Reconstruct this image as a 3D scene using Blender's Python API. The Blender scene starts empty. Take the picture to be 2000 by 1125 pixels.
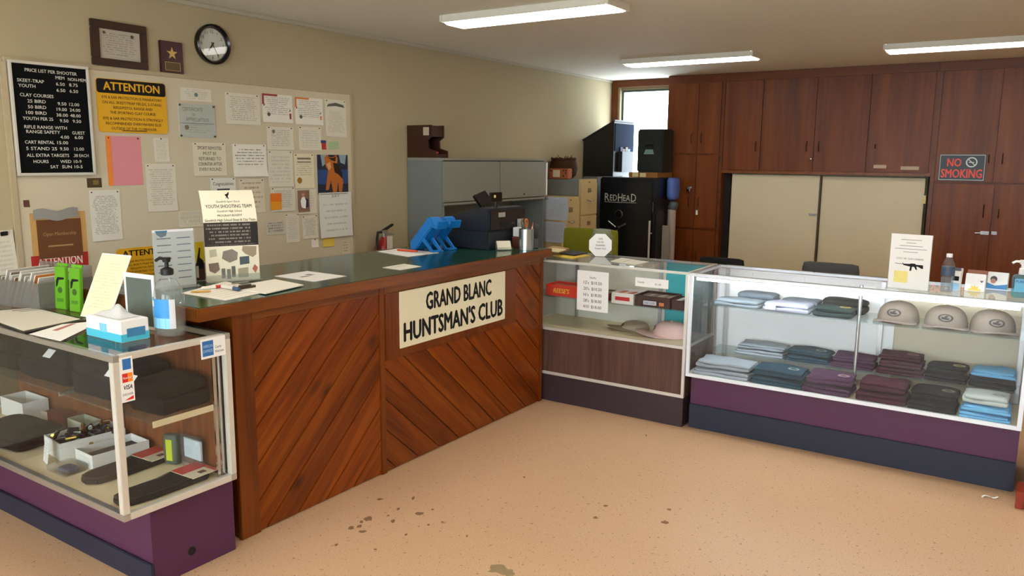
import bpy, bmesh, math, random
from mathutils import Vector, Matrix, noise
random.seed(7)
scene = bpy.context.scene
col = scene.collection
V = Vector
PI = math.pi
# ------------------------------------------------------------------ camera, world, exposure
CAM = V((2.7121, -4.4342, 1.622)); YAW, PITCH, ROLL, FPX = .588, -.1621, .0083, 1547.307
_r = V((math.cos(YAW), math.sin(YAW), 0))
FW = V((-math.sin(YAW)*math.cos(PITCH), math.cos(YAW)*math.cos(PITCH), math.sin(PITCH)))
_u = _r.cross(FW)
CR = math.cos(ROLL)*_r + math.sin(ROLL)*_u
CU = -math.sin(ROLL)*_r + math.cos(ROLL)*_u
cam_data = bpy.data.cameras.new('camera'); cam = bpy.data.objects.new('camera', cam_data); col.objects.link(cam)
cam_data.sensor_width = 36; cam_data.lens = FPX/2000*36; cam_data.clip_start = .05
cam.matrix_world = Matrix(((CR.x, CU.x, -FW.x, CAM.x), (CR.y, CU.y, -FW.y, CAM.y), (CR.z, CU.z, -FW.z, CAM.z), (0, 0, 0, 1)))
scene.camera = cam
world = bpy.data.worlds.new('world'); scene.world = world; world.use_nodes = True
bgn = world.node_tree.nodes['Background']; bgn.inputs[0].default_value = (.80, .91, 1.0, 1); bgn.inputs[1].default_value = 12.0
scene.view_settings.view_transform = 'Standard'; scene.view_settings.look = 'None'
scene.view_settings.gamma = 1; scene.view_settings.exposure = 0.05; scene.view_settings.use_curve_mapping = False
LAMP = 10.5            # luminance of the ceiling diffusers
LAMP_COL = (1.0, .945, .84)
# ------------------------------------------------------------------ photo pixel -> point on a known surface
W, YC, HC, YW = -1.7288, 4.155, 2.55, 4.38      # left wall, cabinet fronts, ceiling, back wall
H, S, SL = 1.0383, .965, .945                   # counter top, showcase tops (right pair, left one)
def ray(px, py): return FW + CR*((px-1000)/FPX) - CU*((py-562.5)/FPX)
def RX(px, py, x): v = ray(px, py); return CAM + v*((x-CAM.x)/v.x)
def RY(px, py, y): v = ray(px, py); return CAM + v*((y-CAM.y)/v.y)
def RZ(px, py, z): v = ray(px, py); return CAM + v*((z-CAM.z)/v.z)
_fh = V((FW.x, FW.y, 0)).normalized()
def ztop(P, px, py):
    v = ray(px, py); return CAM.z + v.z*((P-CAM).dot(_fh)/v.dot(_fh))
# ------------------------------------------------------------------ materials
def srgb(h):
    if not isinstance(h, str): return h
    h = h.lstrip('#'); c = [int(h[i:i+2], 16)/255 for i in (0, 2, 4)]
    return tuple(x/12.92 if x <= .04045 else ((x+.055)/1.055)**2.4 for x in c)
MATS = {}
class NT:
    def __init__(s, m): s.t = m.node_tree; s.n = s.t.nodes; s.l = s.t.links
    def add(s, typ, **kw):
        n = s.n.new(typ)
        for k, v in kw.items():
            if k.startswith('_'): setattr(n, k[1:], v)
            else:
                key = k.replace('__', ' ')
                n.inputs[key].default_value = v
        return n
    def link(s, a, b): s.l.new(a, b)
    def math(s, op, a, b=None, c=None, clamp=False):
        n = s.n.new('ShaderNodeMath'); n.operation = op; n.use_clamp = clamp
        for i, x in enumerate((a, b, c)):
            if x is None: continue
            if isinstance(x, (int, float)): n.inputs[i].default_value = x
            else: s.l.new(x, n.inputs[i])
        return n.outputs[0]
    def mix(s, fac, a, b):
        n = s.n.new('ShaderNodeMix'); n.data_type = 'RGBA'
        for sock, x in ((n.inputs[0], fac), (n.inputs[6], a), (n.inputs[7], b)):
            if isinstance(x, (int, float)): sock.default_value = x
            elif isinstance(x, tuple): sock.default_value = (*x[:3], 1)
            else: s.l.new(x, sock)
        return n.outputs[2]
    def ramp(s, fac, stops):
        n = s.n.new('ShaderNodeValToRGB'); e = n.color_ramp.elements
        while len(e) < len(stops): e.new(.5)
        for el, (p, c) in zip(e, stops): el.position = p; el.color = (*srgb(c)[:3], 1) if not isinstance(c, (int, float)) else (c, c, c, 1)
        s.l.new(fac, n.inputs[0]); return n.outputs[0]
def base(name, rough=.6, metal=0, spec=.5):
    m = bpy.data.materials.new(name); m.use_nodes = True; t = NT(m)
    b = t.n['Principled BSDF']; b.inputs['Roughness'].default_value = rough; b.inputs['Metallic'].default_value = metal
    b.inputs['Specular IOR Level'].default_value = spec
    MATS[name] = m
    return m, t, b
def plain(name, c, rough=.6, metal=0, spec=.4, var=.06, scale=30, bump=0, coat=0):
    if name in MATS: return MATS[name]
    m, t, b = base(name, rough, metal, spec)
    c = srgb(c)
    tc = t.add('ShaderNodeTexCoord'); nz = t.add('ShaderNodeTexNoise', Scale=scale, Detail=4.0)
    t.link(tc.outputs['Object'], nz.inputs['Vector'])
    lo = tuple(x*(1-var) for x in c); hi = tuple(min(1, x*(1+var)) for x in c)
    t.link(t.mix(nz.outputs['Fac'], lo, hi), b.inputs['Base Color'])
    if bump:
        bp = t.add('ShaderNodeBump', Strength=bump, Distance=.003); t.link(nz.outputs['Fac'], bp.inputs['Height']); t.link(bp.outputs[0], b.inputs['Normal'])
    if coat: b.inputs['Coat Weight'].default_value = coat; b.inputs['Coat Roughness'].default_value = .08
    return m
def P(h, rough=.6, metal=0, **kw):
    n = 'paint_%s_%d_%d' % (h.lstrip('#'), rough*100, metal*100)
    return plain(n, h, rough, metal, **kw)
def wood(name, c1, c2, c3, axis=0, scale=1.0, rough=.42, knots=True, ov=.25, band=1.0):
    m, t, b = base(name, rough, 0, .28)
    tc = t.add('ShaderNodeTexCoord'); oi = t.add('ShaderNodeObjectInfo')
    mp = t.add('ShaderNodeMapping'); sc = [14*scale]*3; sc[axis] = 1.1*scale; mp.inputs['Scale'].default_value = sc
    off = t.add('ShaderNodeCombineXYZ'); t.link(t.math('MULTIPLY', oi.outputs['Random'], 37.0), off.inputs[0]); t.link(t.math('MULTIPLY', oi.outputs['Random'], 91.0), off.inputs[1]); t.link(t.math('MULTIPLY', oi.outputs['Random'], 53.0), off.inputs[2])
    ad = t.add('ShaderNodeVectorMath', _operation='ADD'); t.link(tc.outputs['Object'], mp.inputs['Vector']); t.link(mp.outputs[0], ad.inputs[0]); t.link(off.outputs[0], ad.inputs[1])
    n1 = t.add('ShaderNodeTexNoise', Scale=1.0, Detail=6.0, Roughness=.6, Distortion=.6); t.link(ad.outputs[0], n1.inputs['Vector'])
    mp2 = t.add('ShaderNodeMapping'); sc2 = [90*scale]*3; sc2[axis] = 3*scale; mp2.inputs['Scale'].default_value = sc2; t.link(tc.outputs['Object'], mp2.inputs['Vector'])
    n2 = t.add('ShaderNodeTexNoise', Scale=1.0, Detail=3.0); t.link(mp2.outputs[0], n2.inputs['Vector'])
    f = t.math('ADD', t.math('MULTIPLY', n1.outputs['Fac'], .75), t.math('MULTIPLY', n2.outputs['Fac'], .25))
    f = t.math('ADD', t.math('MULTIPLY', t.math('SUBTRACT', f, .5), band), .5)
    colr = t.ramp(f, [(.3, c1), (.5, c2), (.72, c3)])
    if knots:
        ad2 = t.add('ShaderNodeVectorMath', _operation='ADD'); mp3 = t.add('ShaderNodeMapping'); s3 = [5.5]*3; s3[axis] = 3.2; mp3.inputs['Scale'].default_value = s3
        t.link(tc.outputs['Object'], mp3.inputs['Vector']); t.link(mp3.outputs[0], ad2.inputs[0]); t.link(off.outputs[0], ad2.inputs[1])
        vo = t.add('ShaderNodeTexVoronoi', Scale=1.0); t.link(ad2.outputs[0], vo.inputs['Vector'])
        k = t.math('SUBTRACT', 1.0, t.math('DIVIDE', vo.outputs['Distance'], .20), clamp=True)
        dark = tuple(x*.22 for x in srgb(c1))
        colr = t.mix(t.math('MULTIPLY', k, .85, clamp=True), colr, dark)
    br = t.math('ADD', t.math('MULTIPLY', oi.outputs['Random'], ov), 1-ov/2)
    hs = t.add('ShaderNodeHueSaturation'); t.link(colr, hs.inputs['Color']); t.link(br, hs.inputs['Value'])
    t.link(hs.outputs[0], b.inputs['Base Color'])
    bp = t.add('ShaderNodeBump', Strength=.12, Distance=.002); t.link(f, bp.inputs['Height']); t.link(bp.outputs[0], b.inputs['Normal'])
    b.inputs['Coat Weight'].default_value = .06; b.inputs['Coat Roughness'].default_value = .25
    return m
def printed(name, paper, ink, rows=18, dens=.45, head=True, cols=1, size=.5, marg=.1, rough=.7, top=.9, bot=.12):
    """paper with rows of illegible print, laid out on the sheet's own face"""
    if name in MATS: return MATS[name]
    m, t, b = base(name, rough, 0, .25)
    tc = t.add('ShaderNodeTexCoord'); sp = t.add('ShaderNodeSeparateXYZ'); t.link(tc.outputs['Generated'], sp.inputs[0])
    oi = t.add('ShaderNodeObjectInfo')
    u, v = sp.outputs[0], sp.outputs[1]
    row = t.math('MULTIPLY', v, rows); fr = t.math('FRACT', row); fl = t.math('FLOOR', row)
    line = t.math('LESS_THAN', fr, size)
    cb = t.add('ShaderNodeCombineXYZ'); t.link(t.math('MULTIPLY', u, 34.0), cb.inputs[0]); t.link(t.math('MULTIPLY', fl, 7.3), cb.inputs[1]); t.link(t.math('MULTIPLY', oi.outputs['Random'], 50.), cb.inputs[2])
    nz = t.add('ShaderNodeTexNoise', Scale=1.0, Detail=1.0); t.link(cb.outputs[0], nz.inputs['Vector'])
    word = t.math('GREATER_THAN', nz.outputs['Fac'], .44)
    cb2 = t.add('ShaderNodeCombineXYZ'); t.link(t.math('MULTIPLY', fl, 3.7), cb2.inputs[0]); t.link(t.math('MULTIPLY', oi.outputs['Random'], 80.), cb2.inputs[1])
    n2 = t.add('ShaderNodeTexNoise', Scale=1.0); t.link(cb2.outputs[0], n2.inputs['Vector'])
    rl = t.math('MULTIPLY', t.math('SUBTRACT', n2.outputs['Fac'], .3), .55)
    mu = t.math('MULTIPLY', t.math('GREATER_THAN', u, t.math('ADD', rl, marg-.06)), t.math('LESS_THAN', u, t.math('SUBTRACT', 1-marg+.06, rl)))
    mv = t.math('MULTIPLY', t.math('GREATER_THAN', v, bot), t.math('LESS_THAN', v, top))
    f = t.math('MULTIPLY', t.math('MULTIPLY', line, word), t.math('MULTIPLY', mu, mv))
    f = t.math('MULTIPLY', f, min(.8, .12+dens*.8))
    t.link(t.mix(f, srgb(paper), srgb(ink)), b.inputs['Base Color'])
    return m
def emit(name, c, strength):
    m = bpy.data.materials.new(name); m.use_nodes = True; t = NT(m); b = t.n['Principled BSDF']
    b.inputs['Base Color'].default_value = (.8, .8, .8, 1); b.inputs['Emission Color'].default_value = (*srgb(c)[:3], 1); b.inputs['Emission Strength'].default_value = strength
    MATS[name] = m; return m
def glassy(name, tint=(.93, .97, .96), ior=1.5, rough=.02, haze=0.0, hcol=(.8, .85, .9)):
    m = bpy.data.materials.new(name); m.use_nodes = True; t = NT(m); t.n.remove(t.n['Principled BSDF']); out = t.n['Material Output']
    tr = t.add('ShaderNodeBsdfTransparent'); tr.inputs[0].default_value = (*tint, 1)
    gl = t.add('ShaderNodeBsdfGlossy'); gl.inputs['Roughness'].default_value = rough
    fr = t.add('ShaderNodeFresnel'); fr.inputs['IOR'].default_value = ior
    ge = t.add('ShaderNodeNewGeometry'); f = t.math('MULTIPLY', fr.outputs[0], t.math('SUBTRACT', 1.0, ge.outputs['Backfacing']))
    mx = t.add('ShaderNodeMixShader'); t.link(f, mx.inputs[0]); t.link(tr.outputs[0], mx.inputs[1]); t.link(gl.outputs[0], mx.inputs[2])
    last = mx.outputs[0]
    if haze:
        df = t.add('ShaderNodeBsdfDiffuse'); df.inputs[0].default_value = (*hcol, 1)
        m2 = t.add('ShaderNodeMixShader'); m2.inputs[0].default_value = haze; t.link(last, m2.inputs[1]); t.link(df.outputs[0], m2.inputs[2]); last = m2.outputs[0]
    t.link(last, out.inputs[0]); MATS[name] = m; return m
GLASS = glassy('showcase_glass', (.975, .985, .985), 1.52, .015, .005)
SHELFG = glassy('shelf_glass', (.90, .955, .955), 1.5, .03, .03, (.6, .8, .8))
PLAST = glassy('clear_plastic', (.93, .95, .95), 1.45, .06, .05)
ACRYL = glassy('clear_acrylic', (.90, .92, .91), 1.45, .04, .10, (.8, .8, .78))
CEDAR = wood('knotty_cedar', '#4a1b02', '#793504', '#99510a', 0, 1.0, .36, True, .38)
POSTW = wood('stained_post', '#4e2006', '#6e340a', '#7e4110', 2, .8, .36, False, .12)
EDGEW = wood('stained_edge', '#552a0a', '#7a4110', '#8c521b', 1, .8, .36, False, .08)
CABW = wood('cabinet_plywood', '#54260a', '#6f350b', '#804211', 2, .45, .42, False, .10, 1.2)
CABD = wood('cabinet_trim', '#502309', '#65300c', '#733b11', 0, .6, .4, False, .06)
VENEER = wood('walnut_veneer', '#46302a', '#5b4038', '#6d4f45', 2, 1.6, .42, False, .05)
CASEWOOD = wood('case_back_wood', '#54280f', '#75401e', '#8b5228', 2, 1.2, .45, False, .05)
def wall_mat(name, c, var=.05, rough=.85, bump=.15):
    m, t, b = base(name, rough, 0, .25); c = srgb(c)
    tc = t.add('ShaderNodeTexCoord'); a = t.add('ShaderNodeTexNoise', Scale=1.2, Detail=5.0); g = t.add('ShaderNodeTexNoise', Scale=160., Detail=2.0)
    t.link(tc.outputs['Object'], a.inputs['Vector']); t.link(tc.outputs['Object'], g.inputs['Vector'])
    f = t.math('ADD', t.math('MULTIPLY', a.outputs['Fac'], .6), t.math('MULTIPLY', g.outputs['Fac'], .4))
    t.link(t.mix(f, tuple(x*(1-var) for x in c), tuple(min(1, x*(1+var)) for x in c)), b.inputs['Base Color'])
    bp = t.add('ShaderNodeBump', Strength=bump, Distance=.002); t.link(g.outputs['Fac'], bp.inputs['Height']); t.link(bp.outputs[0], b.inputs['Normal'])
    return m
WALLM = wall_mat('wall_paint', '#b3a585'); CEILM = wall_mat('ceiling_paint', '#e4e0d2', .03); WHITEW = wall_mat('white_wall', '#d9dadb', .02)
BOARDM = wall_mat('board_paint', '#cdc1a6', .05, .8, .25)
def floor_mat():
    m, t, b = base('speckled_vinyl', .38, 0, .45)
    tc = t.add('ShaderNodeTexCoord')
    a = t.add('ShaderNodeTexNoise', Scale=.9, Detail=4.0); t.link(tc.outputs['Object'], a.inputs['Vector'])
    s1 = t.add('ShaderNodeTexNoise', Scale=150., Detail=2.0); t.link(tc.outputs['Object'], s1.inputs['Vector'])
    s2 = t.add('ShaderNodeTexNoise', Scale=55., Detail=1.0); t.link(tc.outputs['Object'], s2.inputs['Vector'])
    c = t.mix(a.outputs['Fac'], srgb('#c6a07c'), srgb('#d0ac8a'))
    c = t.mix(t.math('MULTIPLY', t.math('GREATER_THAN', s1.outputs['Fac'], .62), .35), c, srgb('#8a6440'))
    c = t.mix(t.math('MULTIPLY', t.math('GREATER_THAN', s2.outputs['Fac'], .70), .6), c, srgb('#7a563a'))
    c = t.mix(t.math('MULTIPLY', t.math('LESS_THAN', s1.outputs['Fac'], .38), .4), c, srgb('#dcbd96'))
    t.link(c, b.inputs['Base Color'])
    r = t.math('ADD', t.math('MULTIPLY', a.outputs['Fac'], .2), .3); t.link(r, b.inputs['Roughness'])
    return m
FLOORM = floor_mat()
ALU = plain('brushed_aluminium', '#c4c6c8', .34, .9, .5, .05, 60)
CASELIT = plain('frame_lit_white', '#e6eaf0', .38, .25, .5, .02, 40)  # aluminium frame coloured whiter to carry its bright bluish reflection
ALUW = plain('anodised_frame', '#d8d4ca', .4, .35, .5, .03, 40)
PURPLE = plain('purple_laminate', '#512848', .42, 0, .4, .08, 8)
NAVY = plain('navy_kick_laminate', '#23273a', .55, 0, .4, .12, 12)
GREEN = plain('green_laminate', '#15402f', .16, 0, .55, .12, 14)
BLACK = plain('black_plastic', '#131315', .45)
BLACKG = plain('black_gloss', '#0d0e10', .22, 0, .5)
INK = plain('print_ink', '#17171a', .6, 0, .2)
PAPER = plain('white_paper', '#ebe7dc', .75, 0, .2, .02, 12)
WHITEP = plain('white_card', '#f0efec', .6, 0, .3, .02, 12)
DECK = plain('case_deck', '#d8c8a4', .6, 0, .3, .06, 20)
STEEL = plain('grey_steel', '#6f7069', .45, .1, .4, .04, 20)
CHROME = plain('chrome', '#cfd0d2', .16, 1.0)
# ------------------------------------------------------------------ mesh builder
class MB:
    def __init__(s): s.v = []; s.f = []
    def add(s, vs, fs):
        o = len(s.v); s.v += [V(p) for p in vs]; s.f += [tuple(i+o for i in f) for f in fs]; return s
    def box(s, x0, x1, y0, y1, z0, z1):
        return s.add([(x0, y0, z0), (x1, y0, z0), (x1, y1, z0), (x0, y1, z0), (x0, y0, z1), (x1, y0, z1), (x1, y1, z1), (x0, y1, z1)],
                     [(0, 3, 2, 1), (4, 5, 6, 7), (0, 1, 5, 4), (1, 2, 6, 5), (2, 3, 7, 6), (3, 0, 4, 7)])
    def cb(s, c, d): return s.box(c[0]-d[0]/2, c[0]+d[0]/2, c[1]-d[1]/2, c[1]+d[1]/2, c[2]-d[2]/2, c[2]+d[2]/2)
    def prism(s, poly, a, b, ax=2):
        """poly 2D extruded a..b along axis ax (ax=2: xy poly, ax=1: xz poly, ax=0: yz poly)"""
        def mk(p, q): return (p[0], p[1], q) if ax == 2 else ((p[0], q, p[1]) if ax == 1 else (q, p[0], p[1]))
        n = len(poly); ar = sum(poly[i][0]*poly[(i+1) % n][1]-poly[(i+1) % n][0]*poly[i][1] for i in range(n))
        if (ar < 0) != (ax == 1): poly = poly[::-1]
        vs = [mk(p, a) for p in poly]+[mk(p, b) for p in poly]
        return s.add(vs, [tuple(range(n))[::-1], tuple(range(n, 2*n))]+[(i, (i+1) % n, (i+1) % n+n, i+n) for i in range(n)])
    def cyl(s, p0, p1, r0, r1=None, n=14):
        p0, p1 = V(p0), V(p1); r1 = r0 if r1 is None else r1; d = (p1-p0).normalized()
        a = d.orthogonal().normalized(); b = d.cross(a)
        vs = [p0+(a*math.cos(2*PI*i/n)+b*math.sin(2*PI*i/n))*r0 for i in range(n)]+[p1+(a*math.cos(2*PI*i/n)+b*math.sin(2*PI*i/n))*r1 for i in range(n)]
        return s.add(vs, [tuple(range(n))[::-1], tuple(range(n, 2*n))]+[(i, (i+1) % n, (i+1) % n+n, i+n) for i in range(n)])
    def tube(s, path, r, n=8):
        path = [V(p) for p in path]; rings = []
        for i, p in enumerate(path):
            d = (path[min(i+1, len(path)-1)]-path[max(i-1, 0)]).normalized()
            if i == 0: a = d.orthogonal().normalized()
            else: a = (a-d*a.dot(d)).normalized()
            b = d.cross(a); rings.append([p+(a*math.cos(2*PI*k/n)+b*math.sin(2*PI*k/n))*r for k in range(n)])
        vs = [q for rg in rings for q in rg]; m = len(path)
        fs = [(i*n+k, i*n+(k+1) % n, (i+1)*n+(k+1) % n, (i+1)*n+k) for i in range(m-1) for k in range(n)]
        return s.add(vs, fs+[tuple(range(n))[::-1], tuple(range((m-1)*n, m*n))])
    def lathe(s, prof, n=24, c=(0, 0, 0), close=True):
        c = V(c); m = len(prof)
        vs = [c+V((r*math.cos(2*PI*k/n), r*math.sin(2*PI*k/n), z)) for r, z in prof for k in range(n)]
        fs = [(i*n+k, i*n+(k+1) % n, (i+1)*n+(k+1) % n, (i+1)*n+k) for i in range(m-1) for k in range(n)]
        if close: fs += [tuple(range(n))[::-1], tuple(range((m-1)*n, m*n))]
        return s.add(vs, fs)
    def grid(s, fn, nu, nv, thick=None):
        """open sheet, or a shell with thickness when thick = offset vector function"""
        vs = [V(fn(i/nu, j/nv)) for j in range(nv+1) for i in range(nu+1)]; w = nu+1; N = len(vs)
        fs = [(j*w+i, j*w+i+1, (j+1)*w+i+1, (j+1)*w+i) for j in range(nv) for i in range(nu)]
        if thick is not None:
            off = V(thick); vs2 = [p-off for p in vs]
            fs2 = [tuple(i+N for i in f[::-1]) for f in fs]
            bd = [i for i in range(w)]+[j*w+nu for j in range(1, nv+1)]+[nv*w+i for i in range(nu-1, -1, -1)]+[j*w for j in range(nv-1, 0, -1)]
            k = len(bd); fs3 = [(bd[a], bd[a]+N, bd[(a+1) % k]+N, bd[(a+1) % k]) for a in range(k)]
            return s.add(vs+vs2, fs+fs2+fs3)
        return s.add(vs, fs)
    def soft(s, sx, sy, sz, r, nz=0, seed=0, n=8, c=(0, 0, 0), sag=0):
        """rounded soft slab standing on z=c.z"""
        r = min(r, sz*.49, sx*.49, sy*.49); c = V(c); idx = {}; vs = []; fs = []
        def vert(p):
            k = tuple(round(x, 5) for x in p)
            if k in idx: return idx[k]
            q = V((p[0]*sx/2, p[1]*sy/2, p[2]*sz/2)); inn = V((max(-sx/2+r, min(sx/2-r, q.x)), max(-sy/2+r, min(sy/2-r, q.y)), max(-sz/2+r, min(sz/2-r, q.z))))
            d = q-inn
            if d.length > 1e-9: q = inn+d.normalized()*r
            if nz:
                w = noise.noise_vector(V((q.x*9+seed*3.1, q.y*9+seed*1.7, q.z*14)))
                q += V((w.x*nz, w.y*nz, w.z*nz*.8 if p[2] > -.9 else 0))
            if sag and p[2] > 0: q.z -= sag*(p[0]**2+p[1]**2)/2
            q.z = max(q.z, -sz/2)
            idx[k] = len(vs); vs.append(c+q+V((0, 0, sz/2))); return idx[k]
        for ax in range(3):
            for sg in (-1, 1):
                nn = n if ax == 2 else n
                for i in range(nn):
                    for j in range(nn):
                        cs = []
                        for a, b in ((i, j), (i+1, j), (i+1, j+1), (i, j+1)):
                            p = [0, 0, 0]; p[ax] = sg; p[(ax+1) % 3] = -1+2*a/nn; p[(ax+2) % 3] = -1+2*b/nn; cs.append(vert(p))
                        fs.append(tuple(cs) if sg > 0 else tuple(cs[::-1]))
        return s.add(vs, fs)
    def xf(s, M): s.v = [M @ p for p in s.v]; return s
    def sh(s, d): d = V(d); s.v = [p+d for p in s.v]; return s
    def rz(s, a): return s.xf(Matrix.Rotation(a, 4, 'Z'))
    def mesh(s, name, bevel=0, smooth=True, ang=40):
        me = bpy.data.meshes.new(name); me.from_pydata([tuple(p) for p in s.v], [], s.f)
        if bevel:
            bm = bmesh.new(); bm.from_mesh(me)
            ed = [e for e in bm.edges if len(e.link_faces) == 2 and e.calc_face_angle(0) > .5]
            bmesh.ops.bevel(bm, geom=ed, offset=bevel, segments=2, affect='EDGES', clamp_overlap=True)
            bm.to_mesh(me); bm.free()
        if smooth and len(me.polygons):
            me.polygons.foreach_set('use_smooth', [True]*len(me.polygons)); me.set_sharp_from_angle(angle=math.radians(ang))
        me.update(); return me
def B(*a): return MB().box(*a)
def frame(o, r, u):
    r, u = V(r).normalized(), V(u).normalized(); n = r.cross(u)
    return Matrix(((r.x, u.x, n.x, o[0]), (r.y, u.y, n.y, o[1]), (r.z, u.z, n.z, o[2]), (0, 0, 0, 1)))
def wallf(o): return frame(o, (0, 1, 0), (0, 0, 1))          # faces +x
def frontf(o): return frame(o, (1, 0, 0), (0, 0, 1))         # faces -y
def at(x, y, z, rz=0): return Matrix.Translation((x, y, z)) @ Matrix.Rotation(rz, 4, 'Z')
def tag(o, label, cat, group=None):
    o['label'] = label; o['category'] = cat
    if group: o['group'] = group
    return o
def thing(name, label, cat, M, group=None):
    o = bpy.data.objects.new(name, None); col.objects.link(o); o.empty_display_size = .05; o.matrix_world = M
    return tag(o, label, cat, group)
def part(name, mb, mat, parent, label=None, bevel=0, smooth=True, ang=40):
    me = mb if isinstance(mb, bpy.types.Mesh) else mb.mesh(name, bevel, smooth, ang)
    if not me.materials: me.materials.append(mat)
    o = bpy.data.objects.new(name, me); col.objects.link(o); o.parent = parent
    if label: o['label'] = label
    return o
def solo(name, mb, mat, label, cat, M, group=None, bevel=0, ang=40):
    o = part(name, mb, mat, None, None, bevel, True, ang); o.matrix_world = M; return tag(o, label, cat, group)
def struct(name, mb, mat, bevel=0):
    o = part(name, mb, mat, None, None, bevel); o['kind'] = 'structure'; return o
_tc = {}
def text_raw(s, bold):
    if (s, bold) in _tc: return _tc[(s, bold)]
    cu = bpy.data.curves.new('t', 'FONT'); cu.body = s; cu.resolution_u = 2; cu.offset = bold; cu.fill_mode = 'FRONT'
    ob = bpy.data.objects.new('t', cu); me = bpy.data.meshes.new_from_object(ob)
    vs = [v.co.copy() for v in me.vertices]; fs = [tuple(p.vertices) for p in me.polygons]
    bpy.data.objects.remove(ob); bpy.data.meshes.remove(me); bpy.data.curves.remove(cu)
    _tc[(s, bold)] = (vs, fs); return vs, fs
def text(mb, s, x, y, h, width=None, bold=0.0, align='C', z=.0006, slant=0):
    """letters on the local xy face; (x,y) is the anchor on the middle of the line, h the cap height"""
    vs, fs = text_raw(s, 0.0)
    if not vs: return mb
    x0 = min(v.x for v in vs); x1 = max(v.x for v in vs); k = h/.7; kx = width/(x1-x0) if width else k
    w = (x1-x0)*kx; ox = x-w/2 if align == 'C' else (x if align == 'L' else x-w)
    for j, (dx, dy) in enumerate(((0, 0),) if bold <= .003 else ((-bold, 0), (bold, 0), (0, bold*.6), (0, -bold*.6))):
        mb.add([(ox+(v.x-x0+dx)*kx+slant*v.y*k, y-h/2+(v.y+dy)*k, z+j*1e-5) for v in vs], fs)
    return mb
# ================================================================== the room
XR, YF = 5.2, -7.2
struct('floor', B(W-.15, XR+.15, YF-.15, YW+.15, -.1, 0), FLOORM)
struct('ceiling', B(W-.15, XR+.15, YF-.15, YW+.15, HC, HC+.1), CEILM)
struct('wall_left', B(W-.15, W, YF-.15, YW+.15, 0, HC), WALLM)
struct('wall_right', B(XR, XR+.15, YF-.15, YW+.15, 0, HC), WALLM)
wx0, wx1, wz0, wz1 = W+.075, -.55, 1.30, 2.47
struct('wall_back', MB().box(W, wx0, YW, YW+.15, 0, HC).box(wx1, XR, YW, YW+.15, 0, HC).box(wx0, wx1, YW, YW+.15, 0, wz0).box(wx0, wx1, YW, YW+.15, wz1, HC), WALLM)
wf = MB(); wins = [(-1.2, .8), (1.2, 3.0), (3.3, 4.9)]; xs = [W]+[x for w in wins for x in w]+[XR]
for i in range(0, len(xs), 2): wf.box(xs[i], xs[i+1], YF-.15, YF, 0, HC)
for a, b in wins: wf.box(a, b, YF-.15, YF, 0, .55).box(a, b, YF-.15, YF, 2.3, HC)
struct('wall_front', wf, WALLM)
for i, (a, b) in enumerate(wins):
    w = struct('window_%d' % (i+2), MB().box(a, b, YF-.1, YF-.04, .55, .6).box(a, b, YF-.1, YF-.04, 2.25, 2.3).box(a, a+.05, YF-.1, YF-.04, .6, 2.25).box(b-.05, b, YF-.1, YF-.04, .6, 2.25).box((a+b)/2-.02, (a+b)/2+.02, YF-.1, YF-.04, .6, 2.25), ALUW)
    part('pane', B(a+.05, b-.05, YF-.075, YF-.07, .6, 2.25), GLASS, w)
# back window: brown casing, cream inner frame, pane
w1 = struct('window_1', MB().box(wx0-.005, wx0+.03, YW-.01, YW+.10, wz0, wz1).box(wx1-.03, wx1, YW-.01, YW+.10, wz0, wz1).box(wx0+.03, wx1-.03, YW+.02, YW+.10, wz0, wz0+.04).box(wx0+.03, wx1-.03, YW+.02, YW+.10, wz1-.03, wz1), P('#8d7d5e', .5))
part('casing', MB().box(W+.004, wx0, YW-.03, YW-.001, 1.2, HC-.004).box(wx0, wx1, YW-.03, YW-.001, wz1, HC-.004), CABD, w1, bevel=.003)
part('sash', MB().box(wx0+.03, wx0+.05, YW+.05, YW+.08, wz0+.04, wz1-.03).box(wx1-.05, wx1-.03, YW+.05, YW+.08, wz0+.04, wz1-.03).box(wx0+.05, wx1-.05, YW+.05, YW+.08, wz1-.055, wz1-.03), P('#54645f', .4, .3), w1)
part('pane', B(wx0+.05, wx1-.05, YW+.063, YW+.067, wz0+.04, wz1-.055), GLASS, w1)
struct('trim_1', B(W+.001, W+.018, YF, YW-.035, HC-.028, HC-.001), plain('cove_trim', '#b7b09c', .6), .004)
struct('baseboard_left', B(W+.001, W+.014, YF, YW, 0, .1), CABD, .003)
# partition stub at the right end of the showcases
pw = struct('wall_partition', B(2.772, 2.93, -.13, .52, 0, HC), WHITEW)
struct('baseboard_partition', MB().box(2.737, 2.771, -.15, .0, 0, .085).box(2.772, 2.945, -.155, -.131, 0, .085), P('#8c2f16', .4), .004)
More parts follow.
